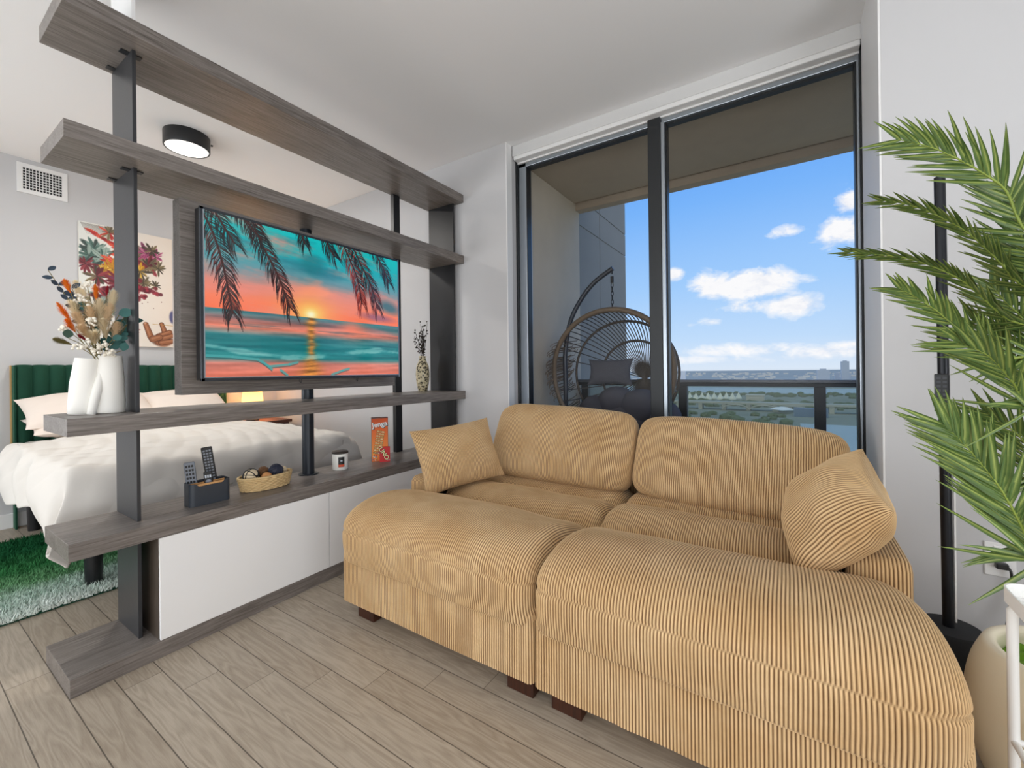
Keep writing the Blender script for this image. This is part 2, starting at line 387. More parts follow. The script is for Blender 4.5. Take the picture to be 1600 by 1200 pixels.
for xa in (-1.73, -.81, .165, 1.1):
    MB().box(xa, xa+.072, 3.92, 3.98, -.03, 1.0, .003).build('post', DKFRAME, rl)
for xa, xb in ((-1.655, -.813), (-.735, .162), (.24, 1.097)):
    MB().box(xa, xb, 3.945, 3.955, .03, 1.0).build('glass_panel', RAILG, rl)

# ------------------------------------------------------------------ hanging egg chair on the balcony
RAT = simple('brown_rattan', (108, 92, 74), .6, var=.15, nscale=40)
RATD = simple('dark_rattan', (70, 60, 50), .6, var=.15, nscale=40)
GCUSH = simple('dark_grey_cushion_fabric', (88, 88, 96), .95, var=.06, nscale=60, bstr=.3, spec=.1)
eg = thing('hanging_egg_chair', (-1.25, 3.3, -.03), 'brown rattan hanging egg chair on a curved dark stand out on the balcony', 'chair')
st = cr([(-1.60, 3.30, .0), (-1.60, 3.30, 1.0), (-1.60, 3.30, 1.30), (-1.55, 3.30, 1.56), (-1.45, 3.30, 1.74), (-1.33, 3.30, 1.87), (-1.17, 3.30, 1.965)], 40)
MB().tube(st, .02, 10).build('stand_pole', simple('stand_grey_steel', (58, 62, 70), .4, .4), eg, True)
mb = MB(); mb.tube([(-1.6+.42*cos(q)+.42, 3.30+.42*sin(q), .0) for q in np.linspace(0, 2*pi, 40, endpoint=False)], .018, 8, closed=True); mb.build('stand_base', DKFRAME, eg, True)
mb = MB().tube([(-1.178, 3.3, 1.965), (-1.178, 3.3, 1.92)], .006, 6).tube([(-1.178, 3.3, 1.90), (-1.178, 3.3, 1.85)], .014, 10)
for k in range(6):
    zc = 1.83-k*.034; an = k % 2
    mb.tube([(-1.178+(.009*cos(q) if not an else 0), 3.3+(.009*cos(q) if an else 0), zc+.022*sin(q)) for q in np.linspace(0, 2*pi, 12, endpoint=False)], .0035, 5, closed=True)
mb.build('chain', BLACKST, eg, True)
EC = Vector((-1.172, 3.32, 1.12)); EA, EB = .485, .50         # half width / half height
def eggp(th, dep):         # th around the opening (0 = top), dep 0 front rim .. 1 back
    k = cos(dep*pi/2)
    wv = EA*(1+.05*cos(th)); 
    return EC+Vector((wv*sin(th)*k+.12*dep, .62*sin(dep*pi/2)*.9-.12, EB*cos(th)*k*(1 if cos(th) > 0 else 1.05)-.05*dep))
mb = MB().tube([eggp(q, 0) for q in np.linspace(0, 2*pi, 64, endpoint=False)], .022, 8, closed=True)
mb.build('rim', RAT, eg, True)
for dp in (.3, .58):
    MB().tube([eggp(q, dp) for q in np.linspace(0, 2*pi, 56, endpoint=False)], .011, 6, closed=True).build('hoop', RATD, eg, True)
mb = MB()
for k in range(30):
    x = -1+2*(k+.5)/30; th0 = math.asin(x)
    pts = [eggp(th0, dd) for dd in np.linspace(0, .97, 10)]+[eggp(pi-th0, dd) for dd in np.linspace(.97, 0, 10)]
    mb.tube(pts, .0045, 5)
mb.build('rattan_strands', RATD, eg, True)
mb = MB()
r_ = np.random.default_rng(3)
for k in range(60):
    th = pi*1.5+r_.normal(0, .28); d0 = r_.uniform(.0, .1); mb.tube([eggp(th+q*.2, d0+.18*sin(q*3)) for q in np.linspace(-.6, .6, 8)], .0035, 4)
mb.build('woven_side', RAT, eg, True)
def pillow_grid(W, Hh, T, nu, nv, pinch=.06, pw=.55, round_c=0.0, pe=2.0, wr=0.0, seed=1, ribl=0.0, amp=.0022, ribdir=0, sag=0.0):
    """closed cushion: returns (front, back) grids in local coordinates: x across, z up, -y towards the viewer"""
    out = []
    aa, bb = np.meshgrid((lambda q: .35*q+.65*np.sin(q*pi/2))(np.linspace(-1, 1, nu)), np.linspace(-1, 1, nv), indexing='ij')
    for sgn in (-1, 1):
        x = aa*(1-pinch*(1-bb**2)*np.abs(aa)**3-round_c*np.abs(bb)**6*np.abs(aa)**3)*W/2
        z = bb*(1-pinch*(1-aa**2)*np.abs(bb)**3-round_c*np.abs(aa)**6*np.abs(bb)**3)*Hh/2
        th = np.clip((1-np.abs(aa)**pe)*(1-np.abs(bb)**pe), 0, 1)**pw
        y = sgn*T/2*th*(1+.16*wob(aa*1.3, bb*1.3, seed+(sgn > 0)*9, 2.4))+wr*th**.3*wob(aa*2, bb*2, seed+5+sgn, 4.5, 7)
        P = np.stack([x, y, z+sag*np.maximum(bb, 0)*wob(aa*2, aa*0, seed+3, 2.5)], -1)
        gr = np.zeros(aa.shape)
        if ribl:
            N = normals(P); N = N*np.where((N[..., 1:2]*sgn) < 0, -1, 1)
            ds = np.linalg.norm(np.diff(P, axis=ribdir), axis=2); ds = ds[:, nv//4:3*nv//4].mean(1) if ribdir == 0 else ds[nu//4:3*nu//4].mean(0)
            arc = np.r_[0, np.cumsum(ds)]; arc = arc-arc[-1]/2; s_ = arc[:, None]+0*x if ribdir == 0 else arc[None, :]+0*x; rr = rib(s_+.0007*wob(aa*3, bb*3, seed+2, 5), ribl); gr = 1-rr
            edge = np.clip(np.minimum(1-np.abs(aa), 1-np.abs(bb))*25, 0, 1)[..., None]
            P = P+N*(rr[..., None]*amp)*edge
        out.append((P, gr))
    return out
def set_groove_shade(o, arr):
    at = o.data.attributes.new('groove_shade', 'FLOAT', 'POINT'); at.data.foreach_set('value', np.asarray(arr, np.float32).reshape(-1))
def pillow(name, mat, M, parent=None, origin=None, **kw):
    (F, gf), (B, gb) = pillow_grid(**kw)
    mb = MB().grid(F, flip=False).grid(B, flip=True); mb.apply(M)
    o = mb.build(name, mat, parent, True, origin); set_groove_shade(o, np.concatenate([gf.reshape(-1), gb.reshape(-1)])); return o
def frame(origin, ex, ez, shear=0):     # local x along ex, z along ez
    ex = Vector(ex).normalized(); ez = Vector(ez); ez = (ez-ex*ez.dot(ex)).normalized(); ey = ez.cross(ex)
    return Matrix(((ex.x, ey.x, ez.x, origin[0]), (ex.y, ey.y, ez.y, origin[1]), (ex.z, ey.z, ez.z, origin[2]), (0, 0, 0, 1)))
tag(pillow('lumbar_pillow', GCUSH, frame((-1.30, 3.56, 1.13), (1, .1, 0), (0, .25, 1)), origin=(-1.30, 3.56, 1.13), W=.40, Hh=.24, T=.13, nu=30, nv=20, pinch=.14, wr=.006, seed=4),
    'small charcoal lumbar pillow leaning inside the rattan egg chair', 'pillow')
ec = thing('egg_chair_cushion', (-1.17, 3.5, .72), 'plump dark grey lobed seat cushion in the rattan egg chair', 'cushion')
for q, (cx, cz, rx) in enumerate(((-1.40, .78, .15), (-1.22, .86, .17), (-1.0, .84, .19), (-.86, .76, .16), (-1.14, .74, .25))):
    MB().lathe3((cx, 3.47+.03*(q % 2), cz), [(sin(pi*i/12), -cos(pi*i/12)) for i in range(13)], 24, (rx, .16, .15)).build('cushion_lobe', GCUSH, ec, True)

# ------------------------------------------------------------------ city across the water
ZG = -45
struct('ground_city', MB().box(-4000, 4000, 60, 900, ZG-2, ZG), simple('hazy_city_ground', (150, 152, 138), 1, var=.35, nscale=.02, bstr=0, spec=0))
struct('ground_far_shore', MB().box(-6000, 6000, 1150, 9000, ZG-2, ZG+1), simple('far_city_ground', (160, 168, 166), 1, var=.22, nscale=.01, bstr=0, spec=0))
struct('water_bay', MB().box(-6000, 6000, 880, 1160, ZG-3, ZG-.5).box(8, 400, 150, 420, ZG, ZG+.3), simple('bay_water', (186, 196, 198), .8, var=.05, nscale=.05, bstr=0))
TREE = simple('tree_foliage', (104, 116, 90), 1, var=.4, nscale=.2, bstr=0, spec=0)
HAZEG = simple('haze_grey_tower', (176, 190, 204), .5, var=.05, nscale=.05)  # distance haze is put into both tower colours
HAZEP = simple('haze_pale_tower', (214, 220, 226), .7, var=.05, nscale=.05)
def tower(u0, u1, vt, dist, mat, label):
    p = Vector((0, 0, H))+ray((u0+u1)/2, vt)*dist; wd = (u1-u0)/FPX*dist
    tw = thing('tower', (p.x, p.y, ZG+1), label, 'building', 'skyline towers')
    mb = MB().box(p.x-wd/2, p.x+wd/2, p.y-wd/2, p.y+wd/2, ZG+1, p.z); mb.build('tower_body', mat, tw)
    MB().box(p.x-wd*.7, p.x+wd*.7, p.y-wd*.7, p.y+wd*.7, ZG+1, ZG+9).build('podium', HAZEP, tw)
    MB().box(p.x-wd/4, p.x+wd/4, p.y-wd/4, p.y+wd/4, p.z, p.z+wd*.12).build('roof_plant', mat, tw)
tower(1060, 1065.5, 580.5, 1000, HAZEP, 'low pale tower on the skyline nearest the window mullion')
tower(1066, 1071, 580.0, 1030, HAZEP, 'pale tower just right of another low one near the mullion')
tower(1278, 1294, 578, 1150, HAZEG, 'broad flat-topped grey tower above the railing post at right')
tower(1304.5, 1311, 582.5, 1200, HAZEG, 'small low grey block between the broad tower and the tall one')
tower(1315, 1325, 564.5, 1150, HAZEG, 'tallest slim grey tower on the skyline')
tower(1325.5, 1329, 583, 1190, HAZEG, 'short narrow block on the right flank of the tallest tower')
r_ = np.random.default_rng(5)
mb = MB()
for k in range(240):
    y = r_.uniform(1200, 4000); x = y*r_.uniform(-.35, .2); h_ = r_.uniform(3, 8)*(y/2000); mb.box(x, x+r_.uniform(8, 30), y, y+12, ZG, ZG+h_+1)
tag(mb.build('far_city_blocks', simple('far_blocks', (206, 210, 210), .9, var=.1, nscale=.01), origin=(0, 1500, ZG)), 'dense low white buildings spread along the far shore', 'buildings', kind='stuff')
for zone, lab in enumerate(('dull green trees in the park on the near side of the bridge', 'dark green trees between the bridge and the tents', 'green trees along the water beyond the tents')):
    mb = MB()
    for k in range(150):
        y = (r_.uniform(300, 470), r_.uniform(560, 660), r_.uniform(780, 880))[zone]; x = y*r_.uniform(-.26, .15)
        if zone == 0 and x > 0: continue
        s_ = r_.uniform(2.0, 4.5); bm = bmesh.new(); bmesh.ops.create_icosphere(bm, subdivisions=1, radius=s_)
        for vv in bm.verts: vv.co = Vector((vv.co.x*1.4+x, vv.co.y+y, vv.co.z*.8+ZG+s_*.4))
        mb.addbm(bm)
    tag(mb.build('tree_canopy', TREE, origin=(0, 500, ZG)), lab, 'trees', kind='stuff')
br = thing('road_bridge', (-20, 540, ZG), 'long grey concrete road bridge with arches crossing behind the railing', 'bridge')
CONB = simple('bridge_concrete', (176, 176, 168), .9, var=.06, nscale=.1)
MB().box(-260, 160, 520, 534, ZG+7, ZG+9.2).build('deck', CONB, br)
for k in range(16): MB().box(-230+k*24, -226+k*24, 521, 533, ZG, ZG+7).build('pier', CONB, br)
mb = MB()
for c in (-48, -22, 4):
    mb.tube([(c+13*cos(q), 519, ZG+.5+6*sin(q)) for q in np.linspace(0, pi, 14)], .7, 6)
mb.build('arches', CONB, br)
for k in range(9):
    p = onp(1078+k*9.5, 623+(k % 2), 2, ZG); s_ = 4.6+.5*(k % 2)
    tag(MB().lathe([(s_, 0), (s_*.95, 2), (s_*.5, 5.2), (s_*.14, 9), (.1, 10)], (p.x, p.y, ZG), 12).build('white_tent', simple('tent_canvas', (232, 230, 216), .9, var=.03), origin=(p.x, p.y, ZG)),
        'pale peaked tent in the row across the water behind the bridge', 'tent', 'peaked tents across the water')
p = onp(1222, 646, 2, ZG)
tag(MB().lathe([(11, 0), (5, 2.2), (.1, 3)], (p.x, p.y, ZG+4), 4).build('white_canopy', simple('canopy_white', (240, 240, 238), .8), origin=(p.x, p.y, ZG+4)), 'white pointed canopy standing in front of the bridge', 'canopy')
p = onp(1265, 652, 2, ZG)
tag(MB().box(p.x-12, p.x+14, p.y, p.y+10, ZG, ZG+8).build('blue_shed', simple('blue_roofed_shed', (104, 126, 156), .8), origin=(p.x, p.y, ZG)), 'low blue shed left of the wide railing post', 'building')
p = onp(1180, 626, 2, ZG)
tag(MB().box(p.x-11, p.x+11, p.y, p.y+14, ZG, ZG+7).box(p.x-12, p.x+12, p.y-1, p.y+15, ZG+7, ZG+8.2).box(p.x-11.5, p.x+11.5, p.y-.6, p.y, ZG+3, ZG+4).build('flat_pavilion', simple('pavilion_grey', (196, 192, 184), .9), origin=(p.x, p.y, ZG)), 'flat grey pavilion standing right of the tents', 'building')

# ------------------------------------------------------------------ shelving divider
XF, XK, YN, YF = -2.147, -2.502, .396, 2.617
dv = thing('room_divider', (-2.32, 1.5, 0), 'open grey-brown wood shelving room divider carrying the television', 'shelving unit')
for nm, z0, z1 in (('top_shelf', 2.489, 2.553), ('shelf', 2.005, 2.069), ('shelf', .9328, .997), ('counter', .4852, .549), ('plinth', 0, .0683)):
    MB().box(XK, XF, YN, YF, z0, z1, .0012).build(nm, DWOOD, dv)
secs = ((.0683, .4852), (.549, .9328), (.997, 2.005), (2.069, 2.489))
for z0, z1 in secs:
    MB().box(-2.497, -2.243, .613, .626, z0, z1, .001).build('upright_plate', STEEL, dv)
    if z0 > .1: MB().box(-2.485, -2.218, 2.575, 2.588, z0, z1, .001).build('upright_plate', BLACKST, dv)
for z0, z1 in secs[1:]:
    MB().box(-2.50, -2.465, 2.185, 2.245, z0, z1, .001).build('rear_post', BLACKST, dv)
for z in (2.489, 2.005, .9328):
    for x in (-2.47, -2.30): MB().box(x, x+.03, .585, .655, z-.004, z, .001).build('fixing_plate', BLACKST, dv)
MB().box(-2.497, -2.243, .613, .626, 2.553, ZC, .001).build('ceiling_bracket', TRIMW, dv)
mb = MB()
for z0, z1 in ((.549, .9328), (.997, 2.005)): mb.tube([(-2.405, 1.452, z0), (-2.405, 1.452, z1)], .033, 20)
mb.lathe([(.055, 0), (.055, .004)], (-2.405, 1.452, .549), 20)
mb.build('television_pole', simple('pole_blue_black', (38, 44, 52), .35, .3), dv, True, sharp=40)
MB().box(-2.325, -2.25, .772, 1.985, 1.060, 1.938, .0015).build('television_panel', DWOOD, dv)
mb = MB().box(-2.38, -2.325, 1.3, 1.6, 1.2, 1.75); mb.build('mount_bracket', BLACKST, dv)
# cabinet under the counter
MB().box(-2.49, -2.16, .655, .672, .0683, .4852).build('cabinet_side', DWOOD2, dv)
MB().box(-2.49, -2.47, .672, YF-.02, .0683, .4852).build('cabinet_back', DWOOD2, dv)
MB().box(-2.165, -2.147, .657, 1.414, .0695, .4845, .001).build('cabinet_door', DOORW, dv)
MB().box(-2.165, -2.147, 1.418, 2.175, .0695, .4845, .001).build('cabinet_door', DOORW, dv)
MB().box(-2.165, -2.147, 2.179, 2.60, .0695, .4845, .001).build('cabinet_door', DOORW, dv)

# ------------------------------------------------------------------ television
def shade_seg(C, p, q, w0, w1, col, al=1.0):
    h, w_ = C.shape[:2]; x0, y0_, x1, y1_ = p[0]*w_, p[1]*h, q[0]*w_, q[1]*h; mg = max(w0, w1)*w_+2
    a0, a1 = int(max(0, min(x0, x1)-mg)), int(min(w_, max(x0, x1)+mg+1)); b0, b1 = int(max(0, min(y0_, y1_)-mg)), int(min(h, max(y0_, y1_)+mg+1))
    if a1 <= a0 or b1 <= b0: return
    X, Y = np.meshgrid(np.arange(a0, a1)+.5, np.arange(b0, b1)+.5); dx, dy = x1-x0, y1_-y0_; L = dx*dx+dy*dy+1e-9
    tt = np.clip(((X-x0)*dx+(Y-y0_)*dy)/L, 0, 1); d = np.hypot(X-x0-tt*dx, Y-y0_-tt*dy); ww = (w0+(w1-w0)*tt)*w_
    m = np.clip(ww-d+.5, 0, 1)[..., None]*al; C[b0:b1, a0:a1] = C[b0:b1, a0:a1]*(1-m)+np.array(col, float)*m
def blob(C, cx, cy, rx, ry, col, al=1.0, rot=0, soft=.35):
    h, w_ = C.shape[:2]; X, Y = np.meshgrid((np.arange(w_)+.5)/w_, (np.arange(h)+.5)/h); asp = h/w_
    dx, dy = X-cx, (Y-cy)*asp; c, s = cos(rot), sin(rot); ex, ey = (dx*c+dy*s)/rx, (-dx*s+dy*c)/(ry)
    m = np.clip((1-np.hypot(ex, ey))/soft, 0, 1)[..., None]*al; C[:] = C*(1-m)+np.array(col, float)*m
def fbm(X, Y, sd, f=4., o=5):
    z = 0; am = 1; tot = 0
    for k in range(o): z = z+am*wob(X*2**k, Y*2**k, sd+k, f, 4); tot += am; am *= .55
    return z/tot
def lerp_cols(v, stops):
    xs = [s[0] for s in stops]; return np.stack([np.interp(v, xs, [s[1][k] for s in stops]) for k in range(3)], -1)
def tv_picture(w_=470, h=330):
    X, Y = np.meshgrid((np.arange(w_)+.5)/w_, (np.arange(h)+.5)/h)
    hz = .575
    C = lerp_cols(Y+.03*fbm(X, Y*2, 3), [(0, (0, 190, 190)), (.16, (20, 170, 178)), (.3, (110, 150, 160)), (.4, (225, 140, 125)), (.5, (252, 130, 95)), (hz, (255, 120, 80))])
    cl = np.clip(fbm(X*1.2, Y*3.2, 11, 5)*2.3+.1, 0, 1)[..., None]; C = C*(1-cl*.75)+np.array((240, 140, 125))*cl*.75
    cd = np.clip(fbm(X*1.3+.4, Y*3.5, 31, 5)*2.2-.35, 0, 1)[..., None]*np.clip((.5-Y)*3, 0, 1)[..., None]; C = C*(1-cd*.8)+np.array((20, 95, 115))*cd*.8
    blob(C, .93, .42, .12, .05, (40, 105, 120), .8, .2, .7)
    blob(C, .85, .52, .16, .03, (150, 95, 120), .8, .05, .7); 
    cu = np.exp(-(((X-.46)/.10)**2+((Y-.36)/.10)**2))+.7*np.exp(-(((X-.72)/.12)**2+((Y-.42)/.05)**2))+.6*np.exp(-(((X-.14)/.14)**2+((Y-.36)/.05)**2)); cu = np.clip((cu+.9*fbm(X*1.6, Y*3, 61, 5)-.42)*2.2, 0, 1)[..., None]; C = C*(1-cu*.85)+np.array((252, 150, 122))*cu*.85
    ct = np.exp(-(((X-.47)/.09)**2+((Y-.2)/.12)**2)); ct = np.clip((ct+.8*fbm(X*1.6, Y*3, 66, 5)-.5)*2, 0, 1)[..., None]; C = C*(1-ct*.7)+np.array((24, 118, 128))*ct*.7
    g_ = np.exp(-(((X-.449)/.14)**2+((Y-.545)/.13)**2))[..., None]; C = C*(1-g_*.9)+np.array((255, 170, 90))*g_*.9
    g_ = np.exp(-(((X-.449)/.06)**2+((Y-.55)/.065)**2))[..., None]; C = C*(1-g_)+np.array((255, 216, 110))*g_; g_ = np.exp(-(((X-.449)/.024)**2+((Y-.555)/.028)**2))[..., None]; C = C*(1-g_)+np.array((255, 250, 210))*g_
    # sea
    sea = lerp_cols(Y, [(hz, (70, 130, 140)), (.62, (150, 110, 110)), (.68, (235, 130, 105)), (.73, (60, 125, 130)), (.8, (10, 120, 125)), (.87, (20, 130, 132)), (.91, (210, 125, 110)), (1, (225, 115, 90))])
    wv = fbm(X*1.1, Y*14, 21, 5)[..., None]; sea = sea+wv*np.array((75, 50, 45))
    tealmask = np.clip(fbm(X*.9+2, Y*7, 77, 4)*2+.15, 0, 1)[..., None]*np.clip((.92-Y)*14, 0, 1)[..., None]; sea = sea*(1-tealmask*.55)+np.array((6, 118, 122))*tealmask*.55
    rf = np.exp(-(((X-.449-.012*fbm(X*4, Y*30, 91, 4))/(.018+.02*np.abs(fbm(X*3, Y*40, 95, 4))+.30*np.maximum(Y-.84, 0)))**2))[..., None]; sea = sea*(1-rf*.9)+np.array((255, 165, 70))*rf*.9*np.clip(.75+.7*fbm(X*6, Y*30, 97, 4), 0, 1)[..., None]
    rf = np.exp(-(((X-.68)/.07)**2+((Y-.64)/.07)**2))[..., None]; sea = sea*(1-rf*.8)+np.array((255, 130, 95))*rf*.8
    m = np.clip((Y-hz)*h*.6, 0, 1)[..., None]; C = C*(1-m)+sea*m
    fm = np.exp(-((Y-.80-.05*np.sin(X*5)-.05*X)/.03)**2); fm = np.clip((fm*.9+.9*fbm(X*3, Y*14, 83, 5)-.55)*2.4, 0, 1)[..., None]; C = C*(1-fm*.6)+np.array((150, 205, 200))*fm*.6
    wd2 = np.clip(fbm(X*2.2, Y*26, 41, 5)*2.2-.15, 0, 1)[..., None]*np.clip((Y-hz-.01)*12, 0, 1)[..., None]*np.clip((.9-Y)*10, 0, 1)[..., None]; C = C*(1-wd2*.5)+np.array((8, 78, 92))*wd2*.5
    for pts in ([(0, .865), (.1, .87), (.2, .885), (.25, .93), (.34, .915), (.38, .90)], [(.22, .90), (.26, .95)], [(.3, .955), (.33, .99)], [(.56, .99), (.62, .96), (.66, .945)]):
        for a_, b_ in zip(pts[:-1], pts[1:]): shade_seg(C, a_, b_, .006, .005, (70, 165, 165), .8); shade_seg(C, (a_[0], a_[1]+.012), (b_[0], b_[1]+.012), .002, .002, (20, 70, 75), .6)
    # palm fronds hanging into the picture
    def frond(pts, L, cols, n=60, sd=0, side=(1, 1)):
        r = np.random.default_rng(sd); q = cr([(a_, b_, 0) for a_, b_ in pts], n); asp = h/w_
        for i in range(n):
            d = q[min(i+1, n-1)]-q[max(i-1, 0)]; d = d/np.hypot(d[0], d[1]*asp); tn = i/n; ln = L*(.55+.8*tn-.55*tn**2)*r.uniform(.85, 1.1)
            for sg in (-1, 1):
                if r.random() < .05: continue
                ang = math.atan2(d[1]*asp, d[0])+sg*(.95-.5*tn)*r.uniform(.8, 1.2); mx, my = cos(ang)*ln*.55, sin(ang)*ln*.55/asp
                ex, ey = mx+cos(ang-sg*.25)*ln*.45*side[0], my+(sin(ang-sg*.25)*ln*.45+.012)/asp
                c = cols[r.integers(len(cols))]
                shade_seg(C, q[i][:2], q[i][:2]+np.array((mx, my)), .0012, .0019, c); shade_seg(C, q[i][:2]+np.array((mx, my)), q[i][:2]+np.array((ex, ey)), .0019, .0002, c)
        for i in range(n-1): shade_seg(C, q[i][:2], q[i+1][:2], .004, .003, (60, 22, 20))
    dk = [(14, 22, 26), (22, 12, 16), (40, 16, 16), (8, 38, 44)]; rd = [(60, 14, 16), (110, 30, 26), (30, 10, 14), (150, 45, 34)]
    frond([(-.03, -.05), (.03, .12), (.07, .33), (.102, .60)], .105, dk+rd[:2], 70, 1)
    frond([(.0, -.1), (.05, .02), (.11, .16)], .09, dk, 36, 2)
    frond([(.17, -.06), (.22, .12), (.29, .31), (.345, .52)], .10, dk+rd[:3], 70, 3)
    frond([(.1, -.08), (.17, .02), (.22, .1)], .09, dk, 30, 4)
    frond([(.40, -.08), (.41, .0), (.42, .05)], .07, dk, 22, 5)
    frond([(.60, -.1), (.67, .08), (.72, .24), (.745, .42)], .10, rd+[(190, 60, 34)], 66, 6)
    frond([(.66, -.1), (.74, .1), (.81, .27), (.85, .44)], .10, dk+rd, 66, 7)
    frond([(.52, -.06), (.55, .03), (.58, .09)], .085, dk, 26, 8)
    frond([(.8, -.08), (.88, .06), (.93, .2)], .085, dk[:2]+rd[:1], 40, 9)
    return C
tv = thing('television', (-2.17, 1.37, 1.12), 'flat television showing a teal and orange beach sunset with palm fronds', 'television')
MB().box(-2.205, -2.152, .812, 1.937, 1.124, 1.888, .003).build('casing', BLACKP, tv)
mb = MB()
yA, yB, zA, zB = .808, 1.933, 1.120, 1.889
for bx in ((yA, yA+.016, zA, zB), (yB-.006, yB, zA, zB), (yA, yB, zA, zA+.014), (yA, yB, zB-.012, zB)): mb.box(-2.155, -2.145, *bx, .0015)
mb.build('bezel', simple('gunmetal_bezel', (70, 74, 80), .25, .7, var=.02), tv)
mb = MB().box(-2.146, -2.1425, yA+.016, yB-.006, zA+.014, zA+.018).box(-2.146, -2.1425, yA+.012, yA+.016, zA+.014, zB-.012).box(-2.146, -2.1425, yB-.0045, yB, zA, zB)
mb.build('chrome_edge', ALU, tv)
picture('screen', tv_picture(), (-2.1445, yA+.016, zB-.012), (0, yB-yA-.022, 0), (0, 0, -(zB-zA-.026)), SCREEN, tv)
mb = MB().box(-2.21, -2.205, 1.2, 1.6, 1.3, 1.7).box(-2.25, -2.2, 1.3, 1.34, 1.05+.1, 1.8).box(-2.25, -2.2, 1.48, 1.52, 1.05+.1, 1.8); mb.build('wall_mount', BLACKST, tv)
for y in (1.30, 1.66): MB().tube([(-2.22, y-.006, 1.135), (-2.22, y-.004, 1.105), (-2.22, y+.004, 1.098), (-2.22, y+.008, 1.12)], .002, 5).build('pull_cord', BLACKP, tv)

# ------------------------------------------------------------------ sofa
LAM = .0094
PROF = [(1.262, .300), (1.222, .288), (1.192, .300), (1.178, .335), (1.174, .39), (1.178, .435), (1.196, .485), (1.25, .530), (1.35, .556), (1.46, .556), (1.58, .533), (1.68, .50),
        (1.755, .462), (1.785, .482), (1.86, .513), (1.95, .516), (2.04, .498), (2.10, .472), (2.125, .488), (2.20, .503), (2.32, .497), (2.42, .45), (2.45, .36), (2.45, .30)]
def seat_cushion(name, x0, x1, r0, r1, parent, seed, ns=190):
    pr = cr(PROF, ns); nu = int((x1-x0+.10)/LAM*8)
    d = np.gradient(pr, axis=0); d /= np.linalg.norm(d, axis=1, keepdims=True); nrm = np.stack([-d[:, 1], d[:, 0]], 1)   # outward (y,z)
    if nrm[ns//4][0] > 0 and nrm[ns//4][1] < 0: nrm = -nrm
    nrm[(pr[:, 0] > 1.185) & (pr[:, 1] < .325) & (pr[:, 0] < 1.4)] = (-1, 0); nrm[pr[:, 0] > 2.435] = (1, 0)
    # parametrise across including the rounded ends
    la, lb = r0*pi/2, r1*pi/2; Lt = la+lb+(x1-x0-r0-r1); s_ = np.linspace(0, Lt, nu)
    x = np.empty(nu); ins = np.zeros(nu)
    A = s_ < la; th = (la-s_[A])/r0; x[A] = x0+r0-r0*np.sin(th); ins[A] = r0-r0*np.cos(th)
    B = s_ > Lt-lb; th = (s_[B]-(Lt-lb))/r1; x[B] = x1-r1+r1*np.sin(th); ins[B] = r1-r1*np.cos(th)
    Cc = ~(A | B); x[Cc] = x0+r0+(s_[Cc]-la)
    k = np.linspace(0, 1, ns)
    P = np.zeros((nu, ns, 3)); P[:, :, 0] = x[:, None]
    wgt = np.ones(ns)
    P[:, :, 1] = pr[None, :, 0]-nrm[None, :, 0]*ins[:, None]; P[:, :, 2] = pr[None, :, 1]-nrm[None, :, 1]*ins[:, None]
    U, V = np.meshgrid((x-x0), pr[:, 0]+pr[:, 1], indexing='ij')
    puff = .012*wob(U*1.0, V, seed, 5, 6)+.004*wob(U*2, V*1.5, seed+4, 9, 6)
    # fine pull creases running across near the folds
    yv = pr[None, :, 0]
    fold = np.exp(-((yv-1.80)/.10)**2)+np.exp(-((yv-2.13)/.09)**2)*.6
    puff = puff+.008*fold*wob(U*.8, V*6, seed+8, 8, 6)
    crown = .006*np.sin(pi*np.clip((x-x0)/(x1-x0), 0, 1))[:, None]*np.clip((pr[None, :, 1]-.42)*8, 0, 1)
    N3 = np.zeros_like(P); N3[:, :, 1] = nrm[None, :, 0]; N3[:, :, 2] = nrm[None, :, 1]
    P = P+N3*(puff+crown-.008)[..., None]
    N = normals(P); ref = N3.copy(); ref[:, :, 0] = np.where(A, -1, np.where(B, 1, 0))[:, None]*.8
    N = N*np.where((N*ref).sum(-1, keepdims=True) < 0, -1, 1)
    seam = np.exp(-((pr[:, 1]-.437)/.006)**2)*(pr[:, 0] < 1.3); below = ((pr[:, 1] < .437) & (pr[:, 0] < 1.3))
    ph = np.where(below[None, :], LAM*.5, 0)
    rr = rib(s_[:, None]+ph+.0012*wob(U*2, V*3, seed+2, 6), LAM)
    amp = .0042
    P = P+N*(rr*amp)[..., None]-N*(seam*.006)[None, :, None]
    lip = np.exp(-((pr[:, 1]-.302)/.010)**2)*(pr[:, 0] < 1.24)
    P = P+N*(lip*.008)[None, :, None]
    mb = MB().grid(P); mb.cap(P[0][::2]); mb.cap(P[-1][::2]); o = mb.build(name, CORD, parent, True); set_groove_shade(o, np.concatenate([(1-rr).reshape(-1), np.full(len(mb.v)-rr.size, .5)])); return o
def ribbed_sheet(name, pts_fn, W, nv, parent, lam=LAM, amp=.0022, mat=None):
    nu = max(12, int(W/lam*6)); P = np.zeros((nu, nv, 3)); s_ = np.linspace(0, W, nu)
    for j in range(nv): P[:, j, :] = pts_fn(s_, j/(nv-1))
    N = normals(P); rr = np.repeat(rib(s_, lam)[:, None], nv, 1)
    return P, N, rr, s_
def sheet_obj(name, P, rr, parent, mat=CORD):
    o = MB().grid(P).build(name, mat, parent, True); set_groove_shade(o, 1-rr); return o
